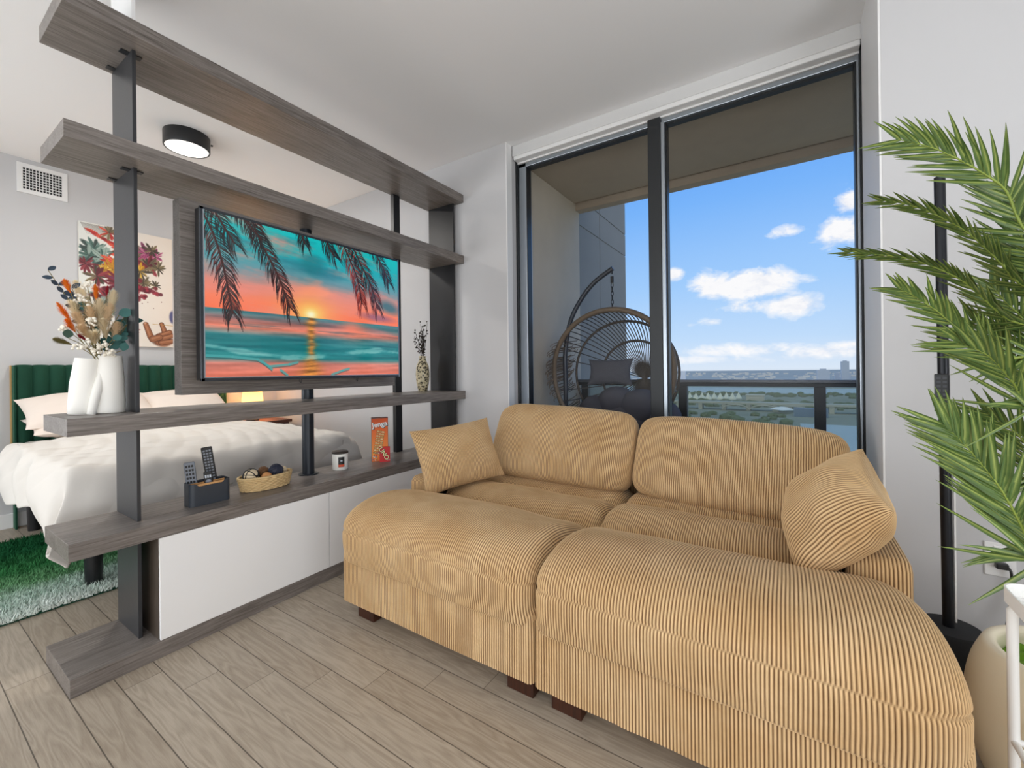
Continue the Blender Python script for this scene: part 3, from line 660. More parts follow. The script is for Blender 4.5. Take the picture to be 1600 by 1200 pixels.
def closed_ribbed_box(name, x0, x1, y0, y1, z0, z1, rad, parent, lam=LAM, amp=.0032, seed=1, along='x'):
    """upholstered block: outline in the x-y plane with rounded corners, vertical ribs, domed top"""
    segs = []
    for cx, cy, a0 in ((x1-rad, y0+rad, -90), (x1-rad, y1-rad, 0), (x0+rad, y1-rad, 90), (x0+rad, y0+rad, 180)):
        for q in np.linspace(a0, a0+90, 9): segs.append((cx+rad*cos(radians(q)), cy+rad*sin(radians(q))))
    segs.append(segs[0]); S = np.array(segs); s_ = np.r_[0, np.cumsum(np.linalg.norm(np.diff(S, axis=0), axis=1))]
    L = s_[-1]; nrib = round(L/lam); nu = nrib*8; q = np.linspace(0, L, nu, endpoint=False)
    px, py = np.interp(q, s_, S[:, 0]), np.interp(q, s_, S[:, 1]); cx, cy = (x0+x1)/2, (y0+y1)/2
    lev = [(z0, 0), (z0+(z1-z0)*.3, 0), (z0+(z1-z0)*.6, 0), (z1-.03, .0), (z1-.012, .004), (z1-.003, .012), (z1, .022)]
    P = np.zeros((nu, len(lev)+1, 3)); rr = np.zeros((nu, len(lev)+1))
    rb = rib(q, L/nrib)
    nx = np.gradient(py); ny = -np.gradient(px); nn_ = np.hypot(nx, ny)+1e-9; nx, ny = nx/nn_, ny/nn_
    for j, (z, ins) in enumerate(lev):
        am = amp*rb-ins+.003*wob(q*6, z*9+q*0, seed, 3)
        P[:, j, 0] = px+nx*am; P[:, j, 1] = py+ny*am; P[:, j, 2] = z; rr[:, j] = rb
    P[:, -1, 0] = cx+(px-cx)*.05; P[:, -1, 1] = cy+(py-cy)*.05; P[:, -1, 2] = z1+.004; rr[:, -1] = .8
    mb = MB().grid(P, cu=True); mb.cap(P[::8, 0][::-1]); o = mb.build(name, CORD, parent, True)
    set_groove_shade(o, np.concatenate([(1-rr).reshape(-1), np.zeros(len(mb.v)-rr.size)])); return o
def arm_ribs_top(name, x0, x1, y0, y1, z0, z1, parent):
    """arm rest: ribs climb the front face, run back over the top"""
    pr = cr([(y0+.004, z0), (y0, z0+.1), (y0, z1-.05), (y0+.012, z1-.012), (y0+.05, z1), (y0+.3, z1+.004), (y1-.06, z1), (y1, z1-.04), (y1, z0)], 90)
    d = np.gradient(pr, axis=0); d /= np.linalg.norm(d, axis=1, keepdims=True); nrm = np.stack([-d[:, 1], d[:, 0]], 1); ns = 90
    r0 = .022; la = r0*pi/2; side = .16; Wt = x1-x0; Lt = Wt-2*r0+2*la+2*side; nu = int(Lt/LAM*8); s_ = np.linspace(0, Lt, nu); x = np.empty(nu); ins = np.empty(nu)
    for i, q in enumerate(s_):
        if q < side: x[i], ins[i] = x0, r0+side-q
        elif q < side+la: th = (side+la-q)/r0; x[i], ins[i] = x0+r0-r0*sin(th), r0-r0*cos(th)
        elif q < Lt-side-la: x[i], ins[i] = x0+r0+q-side-la, 0
        elif q < Lt-side: th = (q-(Lt-side-la))/r0; x[i], ins[i] = x1-r0+r0*sin(th), r0-r0*cos(th)
        else: x[i], ins[i] = x1, r0+q-(Lt-side)
    P = np.zeros((nu, ns, 3)); P[:, :, 0] = x[:, None]; P[:, :, 1] = pr[None, :, 0]-nrm[None, :, 0]*ins[:, None]; P[:, :, 2] = pr[None, :, 1]-nrm[None, :, 1]*ins[:, None]
    N3 = np.zeros_like(P); N3[:, :, 1] = nrm[None, :, 0]; N3[:, :, 2] = nrm[None, :, 1]
    rr = np.repeat(rib(s_, LAM)[:, None], ns, 1); P = P+N3*(rr*.0034)[..., None]
    o = MB().grid(P).build(name, CORD, parent, True); set_groove_shade(o, 1-rr); return o
def sofa_module(label, x0, x1, left):
    so = thing('sofa_module', ((x0+x1)/2, 1.8, 0), label, 'sofa', 'two sofa halves pushed together')
    closed_ribbed_box('base', x0, x1, 1.215, 2.52, .098, .335, .02, so, seed=3+left)
    ca, cb = (x0-.012, x1-.002) if left else (x0+.002, x1+.018)
    seat_cushion('seat_cushion', ca, cb, .10 if left else .07, .07 if left else .115, so, 20+left*7)
    ax0, ax1 = (x0-.01, x0+.145) if left else (x1-.155, x1)
    arm_ribs_top('armrest', ax0, ax1, 1.65, 2.5, .15, .575, so)
    closed_ribbed_box('back_frame', x0, x1, 2.45, 2.53, .30, .62, .02, so, seed=8)
    for lx in (x0+.03, x1-.14):
        for ly in (1.275, 2.38): MB().box(lx, lx+.11, ly, ly+.07, 0, .1, .003).build('leg', LEGW, so)
    MB().lathe([(.045, 0), (.045, .03), (.02, .034), (.02, .1)], ((x0+x1)/2+.05, 1.5, 0), 18).build('centre_foot', BLACKP, so)
    bw = x1-x0-.06; cx = (x0+x1)/2+(.045 if left else -.045)
    if left: org, Wd, Hh, tilt = (-1.155, 2.30, .70), .905, .46, .42
    else: org, Wd, Hh, tilt = (-.235, 2.295, .672), .91, .44, .45
    M = frame(org, (1, .0, -.035 if not left else -.012), (0, tilt, 1))
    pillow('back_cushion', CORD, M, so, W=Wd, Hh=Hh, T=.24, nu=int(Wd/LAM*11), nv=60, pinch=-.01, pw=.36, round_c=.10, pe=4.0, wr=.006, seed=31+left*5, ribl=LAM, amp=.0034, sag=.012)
    return so
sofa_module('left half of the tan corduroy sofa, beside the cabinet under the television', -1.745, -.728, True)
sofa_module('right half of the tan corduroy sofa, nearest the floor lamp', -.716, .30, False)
# throw pillows
Mp = frame((-1.555, 1.83, .685), (.23, .60, .05), (-.33, .04, .72))
tag(pillow('throw_pillow', CORD, Mp, origin=(-1.575, 1.83, .52), W=.50, Hh=.36, T=.16, nu=int(.5/.0080*11), nv=110, pinch=.07, pw=.6, wr=.004, seed=51, ribl=.0080, amp=.0026),
    'tan corduroy throw pillow leaning at the left arm of the sofa', 'pillow', 'corduroy throw pillows')
Mp = frame((.122, 1.755, .672), (.05, -.95, -.25), (.52, .25, .80))
tag(pillow('throw_pillow', CORD, Mp, origin=(.125, 1.76, .53), W=.41, Hh=.35, T=.24, nu=int(.41/.0100*13), nv=120, pinch=.07, pw=.55, wr=.006, seed=61, ribl=.0102, amp=.0036),
    'tan corduroy throw pillow slumped at the right arm of the sofa', 'pillow', 'corduroy throw pillows')

# ------------------------------------------------------------------ bedroom: ceiling lamp, vent, canvas
cl_ = thing('ceiling_lamp', (-3.557, 1.27, ZC), 'round black flush ceiling lamp glowing above the bed', 'lamp')
MB().lathe([(.134, 0), (.136, -.004), (.136, -.094), (.133, -.1), (.126, -.1), (.126, -.088)], (-3.557, 1.27, ZC), 56, True, False).build('housing', BLACKP, cl_, True, sharp=40)
MB().lathe([(.126, -.091), (.122, -.099), (.06, -.1015), (.001, -.102)], (-3.557, 1.27, ZC), 48, False, False).build('diffuser', emit('lamp_diffuser_glow', (255, 250, 242), 2.2), cl_, True)
MB().box(-3.475, -3.465, 1.385, 1.395, ZC-.055, ZC-.045).build('side_screw', BLACKP, cl_)
vt = thing('air_vent', (XB, .8, 2.69), 'white wall air vent with a square grille near the ceiling', 'vent')
va, vb, vc, vd = .69, .905, 2.612, 2.782
mb = MB()
for bx in ((va-.03, vb+.03, vd, vd+.03), (va-.03, vb+.03, vc-.03, vc), (va-.03, va, vc, vd), (vb, vb+.03, vc, vd)): mb.box(XB+.001, XB+.012, *bx, .001)
mb.build('frame', TRIMW, vt)
MB().box(XB+.0005, XB+.003, va, vb, vc, vd).build('dark_opening', BLACKP, vt)
mb = MB()
for k in range(13): y = va+(vb-va)*k/12; mb.box(XB+.004, XB+.010, y-.0022, y+.0022, vc, vd)
for k in range(9): z = vc+(vd-vc)*k/8; mb.box(XB+.003, XB+.008, va, vb, z-.0022, z+.0022)
mb.build('grille', TRIMW, vt)

def art_picture(w_=230, h=370):
    X, Y = np.meshgrid((np.arange(w_)+.5)/w_, (np.arange(h)+.5)/h)
    C = lerp_cols(X, [(0, (222, 224, 220)), (.5, (228, 222, 214)), (1, (232, 220, 208))]); r = np.random.default_rng(12)
    def leaf(cx, cy, L, an, col, wd=.25):
        blob(C, cx+cos(an)*L/2, cy+sin(an)*L/2*w_/h, L/2, L/2*wd, col, .95, an, .3)
        shade_seg(C, (cx, cy), (cx+cos(an)*L*.9, cy+sin(an)*L*.9*w_/h), .0025, .0015, [q*.55 for q in col], .8)
    def spray(cx, cy, n, L, cols, a0=0, a1=6.28):
        for k in range(n): leaf(cx, cy, L*r.uniform(.6, 1.1), a0+(a1-a0)*k/n+r.normal(0, .15), cols[r.integers(len(cols))], r.uniform(.18, .36))
    TE = [(70, 104, 96), (110, 140, 132), (150, 170, 160), (52, 70, 66)]; RD = [(206, 62, 44), (186, 44, 40), (226, 90, 66), (140, 30, 36)]
    MA = [(120, 36, 48), (92, 26, 40), (150, 56, 66)]; OL = [(104, 92, 70), (72, 62, 50), (134, 118, 86)]; PK = [(170, 70, 120), (200, 120, 150), (120, 50, 84)]; YE = [(216, 166, 40), (196, 136, 30), (232, 190, 80)]
    for k in range(20): shade_seg(C, (.02+.012*k, .01), (.08+.02*k, .09+.004*k), .003, .001, (90, 84, 78), .8)
    for k in range(9): leaf(.05+.05*k, .05+.028*k*.6, .16, .35+r.normal(0, .12), RD[k % 4], .32)
    spray(.30, .05, 14, .12, RD+OL); spray(.42, .17, 12, .16, RD, 1, 5); spray(.16, .22, 24, .2, TE); spray(.10, .27, 18, .16, TE); spray(.24, .28, 18, .17, TE); spray(.37, .30, 14, .18, RD); spray(.44, .24, 12, .14, RD)
    spray(.06, .34, 12, .14, MA); spray(.33, .36, 18, .17, YE); spray(.25, .37, 12, .12, YE); spray(.5, .35, 20, .2, YE+OL); spray(.17, .43, 20, .15, MA+OL+[(70, 50, 84)]); spray(.42, .45, 24, .2, MA+PK)
    spray(.52, .18, 24, .2, OL+PK); spray(.60, .22, 22, .17, OL+[(120, 100, 90)]); spray(.70, .17, 18, .16, PK); spray(.80, .19, 14, .13, OL+PK); spray(.76, .14, 12, .12, OL); spray(.72, .28, 22, .17, OL+MA); spray(.83, .29, 12, .12, OL); spray(.62, .34, 18, .16, YE+OL); spray(.66, .44, 16, .12, OL); spray(.80, .45, 12, .09, OL)
    for cx, cy, s_ in ((.70, .50, .07), (.80, .52, .06), (.66, .57, .05), (.6, .48, .08), (.56, .56, .08), (.28, .55, .09), (.4, .58, .1)):
        for k in range(7): blob(C, cx+r.normal(0, s_*.35), cy+r.normal(0, s_*.25), s_*.55, s_*.5, MA[r.integers(3)], .85)
        blob(C, cx, cy, s_*.35, s_*.3, (176, 40, 66), .8)
    for k in range(14): blob(C, r.uniform(.5, .9), r.uniform(.5, .66), .008, .008, (110, 60, 60), .8)
    spray(.3, .62, 30, .22, MA+TE); spray(.2, .7, 24, .2, TE+OL); spray(.5, .86, 16, .12, MA); blob(C, 1.0, .72, .05, .11, (70, 72, 120), .9)
    # a painted upturned hand below the flowers
    sk = (150, 96, 66); dk = (92, 52, 36); hi = (186, 130, 96)
    blob(C, .86, .94, .13, .10, dk, 1, .1); blob(C, .88, .945, .125, .09, sk, 1, .1)
    for p, q, w0, w1 in (((.735, .91), (.68, .80), .032, .024), ((.90, .86), (.865, .79), .028, .02), ((.83, .90), (.96, .86), .03, .026), ((.84, .93), (1.0, .89), .03, .026), ((.86, .96), (1.0, .94), .03, .026), ((.76, .93), (.84, .91), .04, .034)):
        shade_seg(C, p, q, w0+.008, w1+.008, dk); shade_seg(C, p, q, w0, w1, sk); shade_seg(C, (p[0]-.006, p[1]-.004), (q[0]-.006, q[1]-.004), w0*.35, w1*.35, hi, .7)
    shade_seg(C, (.76, .795), (1.0, .80), .003, .003, (190, 150, 70)); blob(C, .672, .79, .016, .02, (206, 160, 130), .8)
    return C
ar = thing('wall_canvas', (XB, 1.31, 1.9), 'colourful floral wall canvas with an upturned hand above the green headboard', 'picture')
MB().box(XB+.001, XB+.028, .993, 1.632, 1.412, 2.448, .002).build('stretched_canvas', simple('canvas_edge', (226, 220, 212), .8), ar)
picture('print', art_picture(), (XB+.0285, .993, 2.448), (0, .639, 0), (0, 0, -1.036), PRINT, ar)

# ------------------------------------------------------------------ bed
GREEN = simple('dark_green_velvet', (24, 66, 50), .8, var=.2, nscale=7, bstr=.1, spec=.2, Sheen_Weight=.35, Sheen_Tint=lin(130, 190, 160))
LINEN = simple('white_linen', (222, 218, 212), .9, var=.015, nscale=5, bstr=.1, spec=.1)
LINENP = simple('white_cotton_pillowcase', (236, 224, 214), .9, var=.015, nscale=5, bstr=.08, spec=.1)
bd = thing('bed', (-3.9, 1.33, 0), 'bed with a dark green channel-tufted velvet headboard behind the divider', 'bed')
ny, P = 16*14+1, None
ys = np.linspace(.632, 2.05, ny); ph = (ys-.632)/(1.418/16)
pr = np.array([(-4.945, 1.235), (-4.90, 1.238), (-4.885, 1.232), (-4.876, 1.215), (-4.875, 1.1), (-4.875, .6), (-4.875, .25)])
P = np.zeros((ny, len(pr), 3)); bul = np.abs(np.sin(pi*ph))**.55
for j, (x, z) in enumerate(pr):
    P[:, j, 0] = x+(.028*bul-.02 if j > 1 else 0); P[:, j, 1] = ys; P[:, j, 2] = z+(.004*bul if j < 3 else 0)
MB().grid(P).build('headboard', GREEN, bd, True)
MB().box(-4.955, -4.945, .62, 2.06, .25, 1.234).box(-4.955, -4.87, .622, .634, 0, 1.235, .003).box(-4.955, -4.87, 2.048, 2.06, 0, 1.235, .003).build('headboard_wing', GREEN, bd)
MB().box(-4.962, -4.94, .612, .622, .3, 1.236, .002).build('headboard_trim', simple('tan_trim', (196, 160, 104), .5), bd)
MB().box(-4.87, -2.95, .66, 2.02, .31, .36, .01).build('side_rail', GREEN, bd)
MB().box(-4.86, -2.80, .63, 2.0, .36, .66, .06, 4).build('mattress', LINEN, bd, True)
for lx, ly in ((-3.19, .685), (-3.19, 1.95), (-4.75, .70), (-4.75, 1.95)):
    MB().lathe([(.034, 0), (.038, .1), (.041, .315)], (lx, ly, 0), 20).build('leg', BLACKP, bd, True, sharp=40)
def drape(name, xh, xf, ya, yb, zt, hx, hy, parent, sd, nx=230, nyy=210, wr=1.0, low=0.0):
    u = np.linspace(0, (xf-xh)+hx, nx)[:, None]; v = np.linspace(-hy, (yb-ya)+hy, nyy)[None, :]
    Lx, Ly = xf-xh, yb-ya
    ox = np.maximum(u-Lx, 0)+0*v; oy = np.maximum(np.maximum(-v, v-Ly), 0)+0*u
    sgn = np.where(v < 0, -1, np.where(v > Ly, 1, 0))
    dr = np.hypot(ox, oy); sm = dr**2/(dr+.05)
    x = xh+np.minimum(u, Lx)+0*v+.075*(1-np.exp(-ox/.06)); y = ya+np.clip(v, 0, Ly)+0*u+sgn*.085*(1-np.exp(-oy/.06))
    z = zt-sm*1.02
    cx, cy = (u/Lx)*2-1+0*v, (v/Ly)*2-1+0*u
    crown = .035*(1-np.clip(np.abs(cy), 0, 1)**3)*(1-np.clip(np.abs(cx), 0, 1)**4)
    z = z+crown
    f1 = .016*wob(u*1.2+0*v, v*1.0+0*u, sd, 5, 7)+.007*wob(u*2+v*1.5, v*2-u, sd+3, 8, 7)
    hang = np.clip(dr*7, 0, 1)
    fold = .026*np.sin(13*(u+.5*np.sin(3*v))+1.5*np.sin(7*u)+0*v)*np.clip(oy*7, 0, 1)+.02*np.sin(11*(v+.3*np.sin(4*u)))*np.clip(ox*7, 0, 1)
    f1 = f1+.0045*wob(u*1+v*.6, v*2.2-u*.5, sd+31, 13, 9)
    z = z+f1*wr*(1-hang)+.011*np.abs(np.sin(15*(u-v*.55)+4*wob(u, v, sd+9, 3)))+.006*np.abs(np.sin(27*(v+u*.3)+5*wob(u, v, sd+19, 3)))*wr*(1-hang)
    y = y+sgn*(fold+f1)*wr; x = x+np.clip(ox*9, 0, 1)*(f1+fold*.5)*wr
    z = z+.02*np.sin(9*u+4*v)*hang*wr-low*np.clip(ox*6, 0, 1)*np.clip(1-v/.35, 0, 1)
    P = np.stack([x, y, z], -1); N = normals(P); N = N*np.where(N[..., 2:3] < -.3, -1, 1)
    mb = MB().grid(P); o = mb.build(name, LINEN, parent, True); 
    s = o.modifiers.new('thickness', 'SOLIDIFY'); s.thickness = .012; s.offset = -1; return o
drape('sheet', -4.5, -2.80, .63, 2.0, .663, .34, .16, bd, 5, 120, 120, .35)
dvt = drape('duvet', -4.35, -2.80, .55, 1.93, .705, .24, .30, None, 9, low=.10)
tag(dvt, 'rumpled white duvet spread over the bed', 'duvet')
for (x, y, z, ex, ez, W, Hh, T, sd, lb) in ((-4.60, .99, .888, (0, 1, .02), (-.8, 0, .40), .76, .44, .20, 5, 'white pillow on top of the stack at the left of the headboard'),
                                 (-4.57, 1.01, .785, (0, 1, 0), (-1, 0, .18), .74, .46, .16, 6, 'white pillow lying under another at the left of the headboard'),
                                 (-4.60, 1.62, .888, (0, 1, -.02), (-.8, 0, .40), .62, .42, .20, 7, 'white pillow on top of the stack at the right of the headboard'),
                                 (-4.57, 1.64, .78, (0, 1, 0), (-1, 0, .18), .66, .46, .16, 8, 'white pillow lying under another at the right of the headboard')):
    M = frame((x, y, z), ex, ez)
    tag(pillow('bed_pillow', LINENP, M, origin=(x, y, z-.1), W=W, Hh=Hh, T=T, nu=40, nv=30, pinch=.07, pw=.5, wr=.008, seed=70+sd), lb, 'pillow')
ns = thing('nightstand', (-4.73, 2.32, 0), 'dark reddish wooden nightstand at the far side of the bed', 'nightstand')
REDW = wood('dark_red_brown_wood', (58, 26, 14), (96, 48, 26), 'y', .35)
MB().box(-4.95, -4.5, 2.12, 2.54, .63, .66, .004).build('top', REDW, ns)
MB().box(-4.93, -4.53, 2.14, 2.52, .2, .63, .003).build('body', REDW, ns)
for z in (.24, .44):
    d_ = MB().box(-4.532, -4.515, 2.15, 2.51, z, z+.17, .003).build('drawer', REDW, ns)
    MB().ball((-4.505, 2.33, z+.09), .012).build('knob', ALU, d_, True)
for x in (-4.92, -4.57):
    for y in (2.15, 2.47): MB().box(x, x+.035, y, y+.035, 0, .2).build('leg', REDW, ns)
bl_ = thing('bedside_lamp', (-4.74, 2.25, .66), 'glowing bedside lamp on the nightstand behind the television panel', 'lamp')
MB().lathe([(.06, 0), (.06, .012), (.012, .02), (.012, .16)], (-4.74, 2.25, .66), 24).build('base', BLACKST, bl_, True, sharp=40)
mb = MB().lathe([(.105, .14), (.085, .33), (.084, .33), (.104, .14)], (-4.74, 2.25, .66), 32, False, False)
m, t, out = newmat('lit_lampshade'); tl = t.add('ShaderNodeBsdfTranslucent', ins={0: lin(250, 226, 180)}); df = t.add('ShaderNodeEmission', ins={0: lin(255, 206, 130), 1: .7})
ad = t.add('ShaderNodeAddShader', ins={0: tl.outputs[0], 1: df.outputs[0]}); t.l.new(ad.outputs[0], out.inputs[0])
mb.build('lamp_shade', m, bl_, True)

# shag rug
m, t, out = newmat('green_to_white_shag'); pos = t.add('ShaderNodeTexCoord').outputs['Object']
sx = t.add('ShaderNodeSeparateXYZ', ins={0: pos})
gx = t.m('ADD', t.m('MULTIPLY', t.m('SUBTRACT', .73, sx.outputs[0]), .92), t.m('MULTIPLY', t.m('SUBTRACT', t.noise(pos, 5, 4), .5), .42))
c = t.ramp(gx, ((.0, lin(226, 234, 228)), (.25, lin(196, 216, 204)), (.46, lin(120, 172, 124)), (.66, lin(66, 134, 80)), (1, lin(38, 100, 62))))
bsdf(t, out, c, 1, 0, None, spec=.05); RUGM = m
rg = thing('shag_rug', (-3.76, .75, 0), 'green and white ombre shag rug under the bed', 'rug')
MB().box(-4.5, -3.045, -.6, 2.0, .001, .012).build('backing', GREEN, rg)
N_ = 60000; r_ = np.random.default_rng(2)
x = r_.uniform(-4.5, -3.035, N_); y = r_.uniform(-.6, 1.1, N_); hh = r_.uniform(.022, .045, N_); an = r_.uniform(0, 2*pi, N_); ln = r_.uniform(.0, .035, N_); wd = r_.uniform(.0035, .006, N_); da = r_.uniform(0, 2*pi, N_)
V = np.zeros((N_, 3, 3)); V[:, 0] = np.stack([x+wd*np.cos(an), y+wd*np.sin(an), np.full(N_, .010)], 1); V[:, 1] = np.stack([x-wd*np.cos(an), y-wd*np.sin(an), np.full(N_, .010)], 1)
V[:, 2] = np.stack([x+ln*np.cos(da), y+ln*np.sin(da), hh], 1)
V -= np.array((-3.76, .75, 0)); me = bpy.data.meshes.new('pile')
me.from_pydata(V.reshape(-1, 3).tolist(), [], np.arange(N_*3).reshape(-1, 3).tolist()); me.materials.append(RUGM)
po = bpy.data.objects.new('pile', me); COL.objects.link(po); po.parent = rg; po['kind'] = 'stuff'

# ------------------------------------------------------------------ vase and dried bouquet
vs = thing('vase', (-2.338, .525, .997), 'white two-bodied matte ceramic vase at the near end of the third shelf', 'vase')
mb = MB(); i = mb.mark(); mb.lathe([(.050, 0), (.055, .004), (.054, .06), (.048, .15), (.041, .222), (.040, .236), (.036, .236), (.038, .2), (.04, .05)], (0, 0, 0), 36, True, True)
mb.apply(Matrix.Translation((-2.336, .548, .997)) @ Matrix.Rotation(radians(-2), 4, 'X'), i); mb.build('body', CERAM, vs, True, sharp=50)
mb = MB(); i = mb.mark(); mb.lathe([(.040, 0), (.044, .004), (.046, .05), (.047, .12), (.042, .2), (.040, .222), (.036, .222), (.038, .16), (.036, .05)], (0, 0, 0), 36, True, True)
mb.apply(Matrix.Translation((-2.352, .478, .997)) @ Matrix.Rotation(radians(-5), 4, 'X'), i); mb.build('body', CERAM, vs, True, sharp=50)
# leaf-shaped fold where the two bodies meet
fo = cr([(-2.300, .492, .999), (-2.296, .500, 1.05), (-2.302, .512, 1.10), (-2.312, .522, 1.15), (-2.32, .534, 1.20), (-2.318, .545, 1.232)], 24)
MB().tube(fo, np.concatenate([np.linspace(.014, .016, 10), np.linspace(.016, .004, 14)]), 10).build('fold', CERAM, vs, True)
bq = thing('dried_bouquet', (-2.338, .525, 1.2), 'dried bouquet of orange plumes, pampas and eucalyptus in the white vase', 'bouquet')
MTAN = simple('dried_pampas_tan', (252, 228, 196), .9, var=.2, nscale=30); MTAN2 = simple('dried_grass_beige', (232, 206, 168), .9, var=.25, nscale=30)
MORG = simple('orange_plume', (240, 132, 30), .9, var=.15, nscale=30); MTEAL = simple('teal_eucalyptus', (52, 100, 96), .7, var=.2, nscale=20); MNAVY = simple('blue_grey_sprig', (58, 74, 90), .8, var=.2)
MWHT = simple('white_dried_flower', (240, 234, 220), .9, var=.05); MRED = simple('crimson_plume', (160, 24, 44), .9, var=.15); MOLI = simple('olive_stem', (122, 112, 66), .8, var=.2); MDGR = simple('dark_green_leaf', (50, 74, 62), .7, var=.2)
def stem_to(u, v, dx=0.0, bend=.02):
    tip = onp(u, v, 0, -2.335+dx); b0 = Vector((-2.338+random.uniform(-.014, .014), .535+random.uniform(-.014, .014), 1.20))
    mid = b0.lerp(tip, .5)+Vector((0, random.uniform(-bend, bend)*.4, bend*.6)); return cr([tuple(b0), tuple(mid), tuple(tip)], 14), tip
def plume(mb, p, d, L, R, n, r, spread=.9):
    d = Vector(d).normalized(); q = Vector((0.3, .5, .1)); q = (q-d*q.dot(d)).normalized(); w_ = d.cross(q)
    for k in range(n):
        tt = r.uniform(0, 1); a_ = r.uniform(0, 2*pi); b0 = Vector(p)+d*L*tt; rad = R*sin(pi*min(.97, tt*.85+.12)); o = q*cos(a_)+w_*sin(a_)
        e = b0+o*rad+d*(rad*spread+.006); s_ = d.cross(o)*.0011; mb.cap([b0-s_, b0+s_, e])
def leaf(mb, p, d, nrm, L, W, cup=.15, n=6):
    d = Vector(d).normalized(); nrm = Vector(nrm); s_ = d.cross(nrm).normalized(); nn = s_.cross(d); P = np.zeros((n+1, 3, 3))
    for i in range(n+1):
        tt = i/n; wv = W*.5*(sin(pi*min(1, tt*.96+.02))**.7); c = Vector(p)+d*L*tt+nn*(.12*L*tt*tt); P[i, 0] = c-s_*wv+nn*wv*cup; P[i, 1] = c; P[i, 2] = c+s_*wv+nn*wv*cup
    mb.grid(P)
rr_ = np.random.default_rng(21)
def spray_part(kind, u, v, dx, matl, L=.07, R=.016):
    pts, tip = stem_to(u, v, dx); st_ = MB().tube(pts, .0013, 5).build('stem', MOLI, bq); d = Vector(pts[-1])-Vector(pts[-3]); mb = MB()
    if kind == 'plume': plume(mb, Vector(tip)-d.normalized()*L, d, L, R, 420, rr_); nm = 'plume'
    elif kind == 'grass': plume(mb, Vector(tip)-d.normalized()*L, d, L, R*1.35, 520, rr_, 1.0); nm = 'grass_head'
    elif kind == 'white':
        for k in range(16): mb.ball(tuple(Vector(tip)+Vector(rr_.normal(0, R*.6, 3))), rr_.uniform(.004, .007), 5)
        nm = 'flower_cluster'
    elif kind == 'sprig':
        for k in range(14):
            tt = .45+.55*k/13; i = int(tt*13); p = pts[i]; sg = 1 if k % 2 else -1; leaf(mb, p, d.normalized()*.5+Vector((rr_.normal(0, .3), sg*.9, rr_.normal(0, .3))), (1, 0, .2), R*1.3, R*.75)
        nm = 'leaves'
    else:
        leaf(mb, tip, Vector((.1, rr_.normal(.2, .6), rr_.normal(.3, .5))), (1, -.3, .2), L, L*.85, .1, 8); nm = 'round_leaf'
    mb.build(nm, matl, st_, kind in ('white', 'round'))
for a_ in (('plume', 101, 438, .02, MORG, .05, .016), ('plume', 149, 446, .03, MORG, .06, .015), ('plume', 90, 474, .03, MORG, .08, .016), ('plume', 104, 500, .04, MORG, .055, .016),
           ('plume', 168, 448, .01, MRED, .04, .008), ('plume', 124, 524, .06, MRED, .035, .008), ('sprig', 75, 422, .0, MNAVY, .1, .022), ('sprig', 112, 450, -.01, MNAVY, .1, .024), ('sprig', 205, 500, -.01, MTEAL, .1, .03), ('sprig', 190, 520, .01, MTEAL, .1, .03),
           ('sprig', 132, 470, .01, MTEAL, .1, .02), ('round', 186, 492, .03, MTEAL, .045, 0), ('round', 205, 478, .0, MTEAL, .04, 0), ('round', 176, 530, .04, MTEAL, .03, 0), ('round', 192, 548, .04, MTEAL, .035, 0), ('round', 106, 528, .03, MDGR, .035, 0), ('round', 200, 505, .0, MDGR, .035, 0),
           ('white', 136, 446, .02, MWHT, .04, .016), ('white', 128, 468, .02, MWHT, .04, .016), ('white', 143, 502, .05, MWHT, .04, .014), ('white', 128, 542, .06, MWHT, .04, .02), ('white', 150, 546, .06, MWHT, .04, .02), ('white', 172, 552, .05, MWHT, .04, .014), ('white', 100, 512, .02, MWHT, .04, .01), ('white', 162, 540, .06, MWHT, .04, .014),
           ('grass', 118, 440, -.02, MTAN, .09, .02), ('grass', 128, 452, .0, MTAN, .1, .022), ('grass', 155, 468, .03, MTAN, .1, .022), ('grass', 140, 480, .04, MTAN2, .09, .02), ('grass', 172, 476, .03, MTAN2, .1, .022), ('grass', 160, 500, .05, MTAN, .08, .02), ('grass', 118, 490, .03, MTAN2, .08, .022), ('grass', 182, 505, .03, MTAN2, .08, .022), ('grass', 110, 470, .0, MTAN, .09, .022), ('grass', 126, 510, .05, MTAN2, .07, .02), ('grass', 146, 520, .06, MTAN, .06, .02), ('grass', 86, 530, .0, MOLI, .05, .012), ('grass', 178, 455, -.01, MTAN, .09, .018)):
    spray_part(*a_)

# ------------------------------------------------------------------ things on the counter
ZK = .549
def text_mesh(s, size, M, name, mat, parent, ext=.0006, bold=0.0, shear=0.0):
    cu = bpy.data.curves.new(name, 'FONT'); cu.body = s; cu.size = size; cu.extrude = ext; cu.align_x = 'CENTER'; cu.align_y = 'CENTER'; cu.offset = bold; cu.shear = shear
    o = bpy.data.objects.new(name, cu); COL.objects.link(o); dg = bpy.context.evaluated_depsgraph_get(); me = bpy.data.meshes.new_from_object(o.evaluated_get(dg))
    bpy.data.objects.remove(o); me.transform(M); me.transform(Matrix.Translation(-ORI[parent])); me.materials.clear(); me.materials.append(mat); me.name = name
    q = bpy.data.objects.new(name, me); COL.objects.link(q); q.parent = parent; ORI[q] = ORI[parent]; return q
rh = thing('remote_holder', (-2.295, .885, ZK), 'dark grey desk caddy with bamboo dividers holding remotes on the counter', 'organizer')
def rrect(x0, x1, y0, y1, r, n=6):
    o = []
    for cx, cy, a0 in ((x1-r, y0+r, -90), (x1-r, y1-r, 0), (x0+r, y1-r, 90), (x0+r, y0+r, 180)):
        for k in range(n+1): q = radians(a0+90*k/n); o.append((cx+r*cos(q), cy+r*sin(q)))
    return o
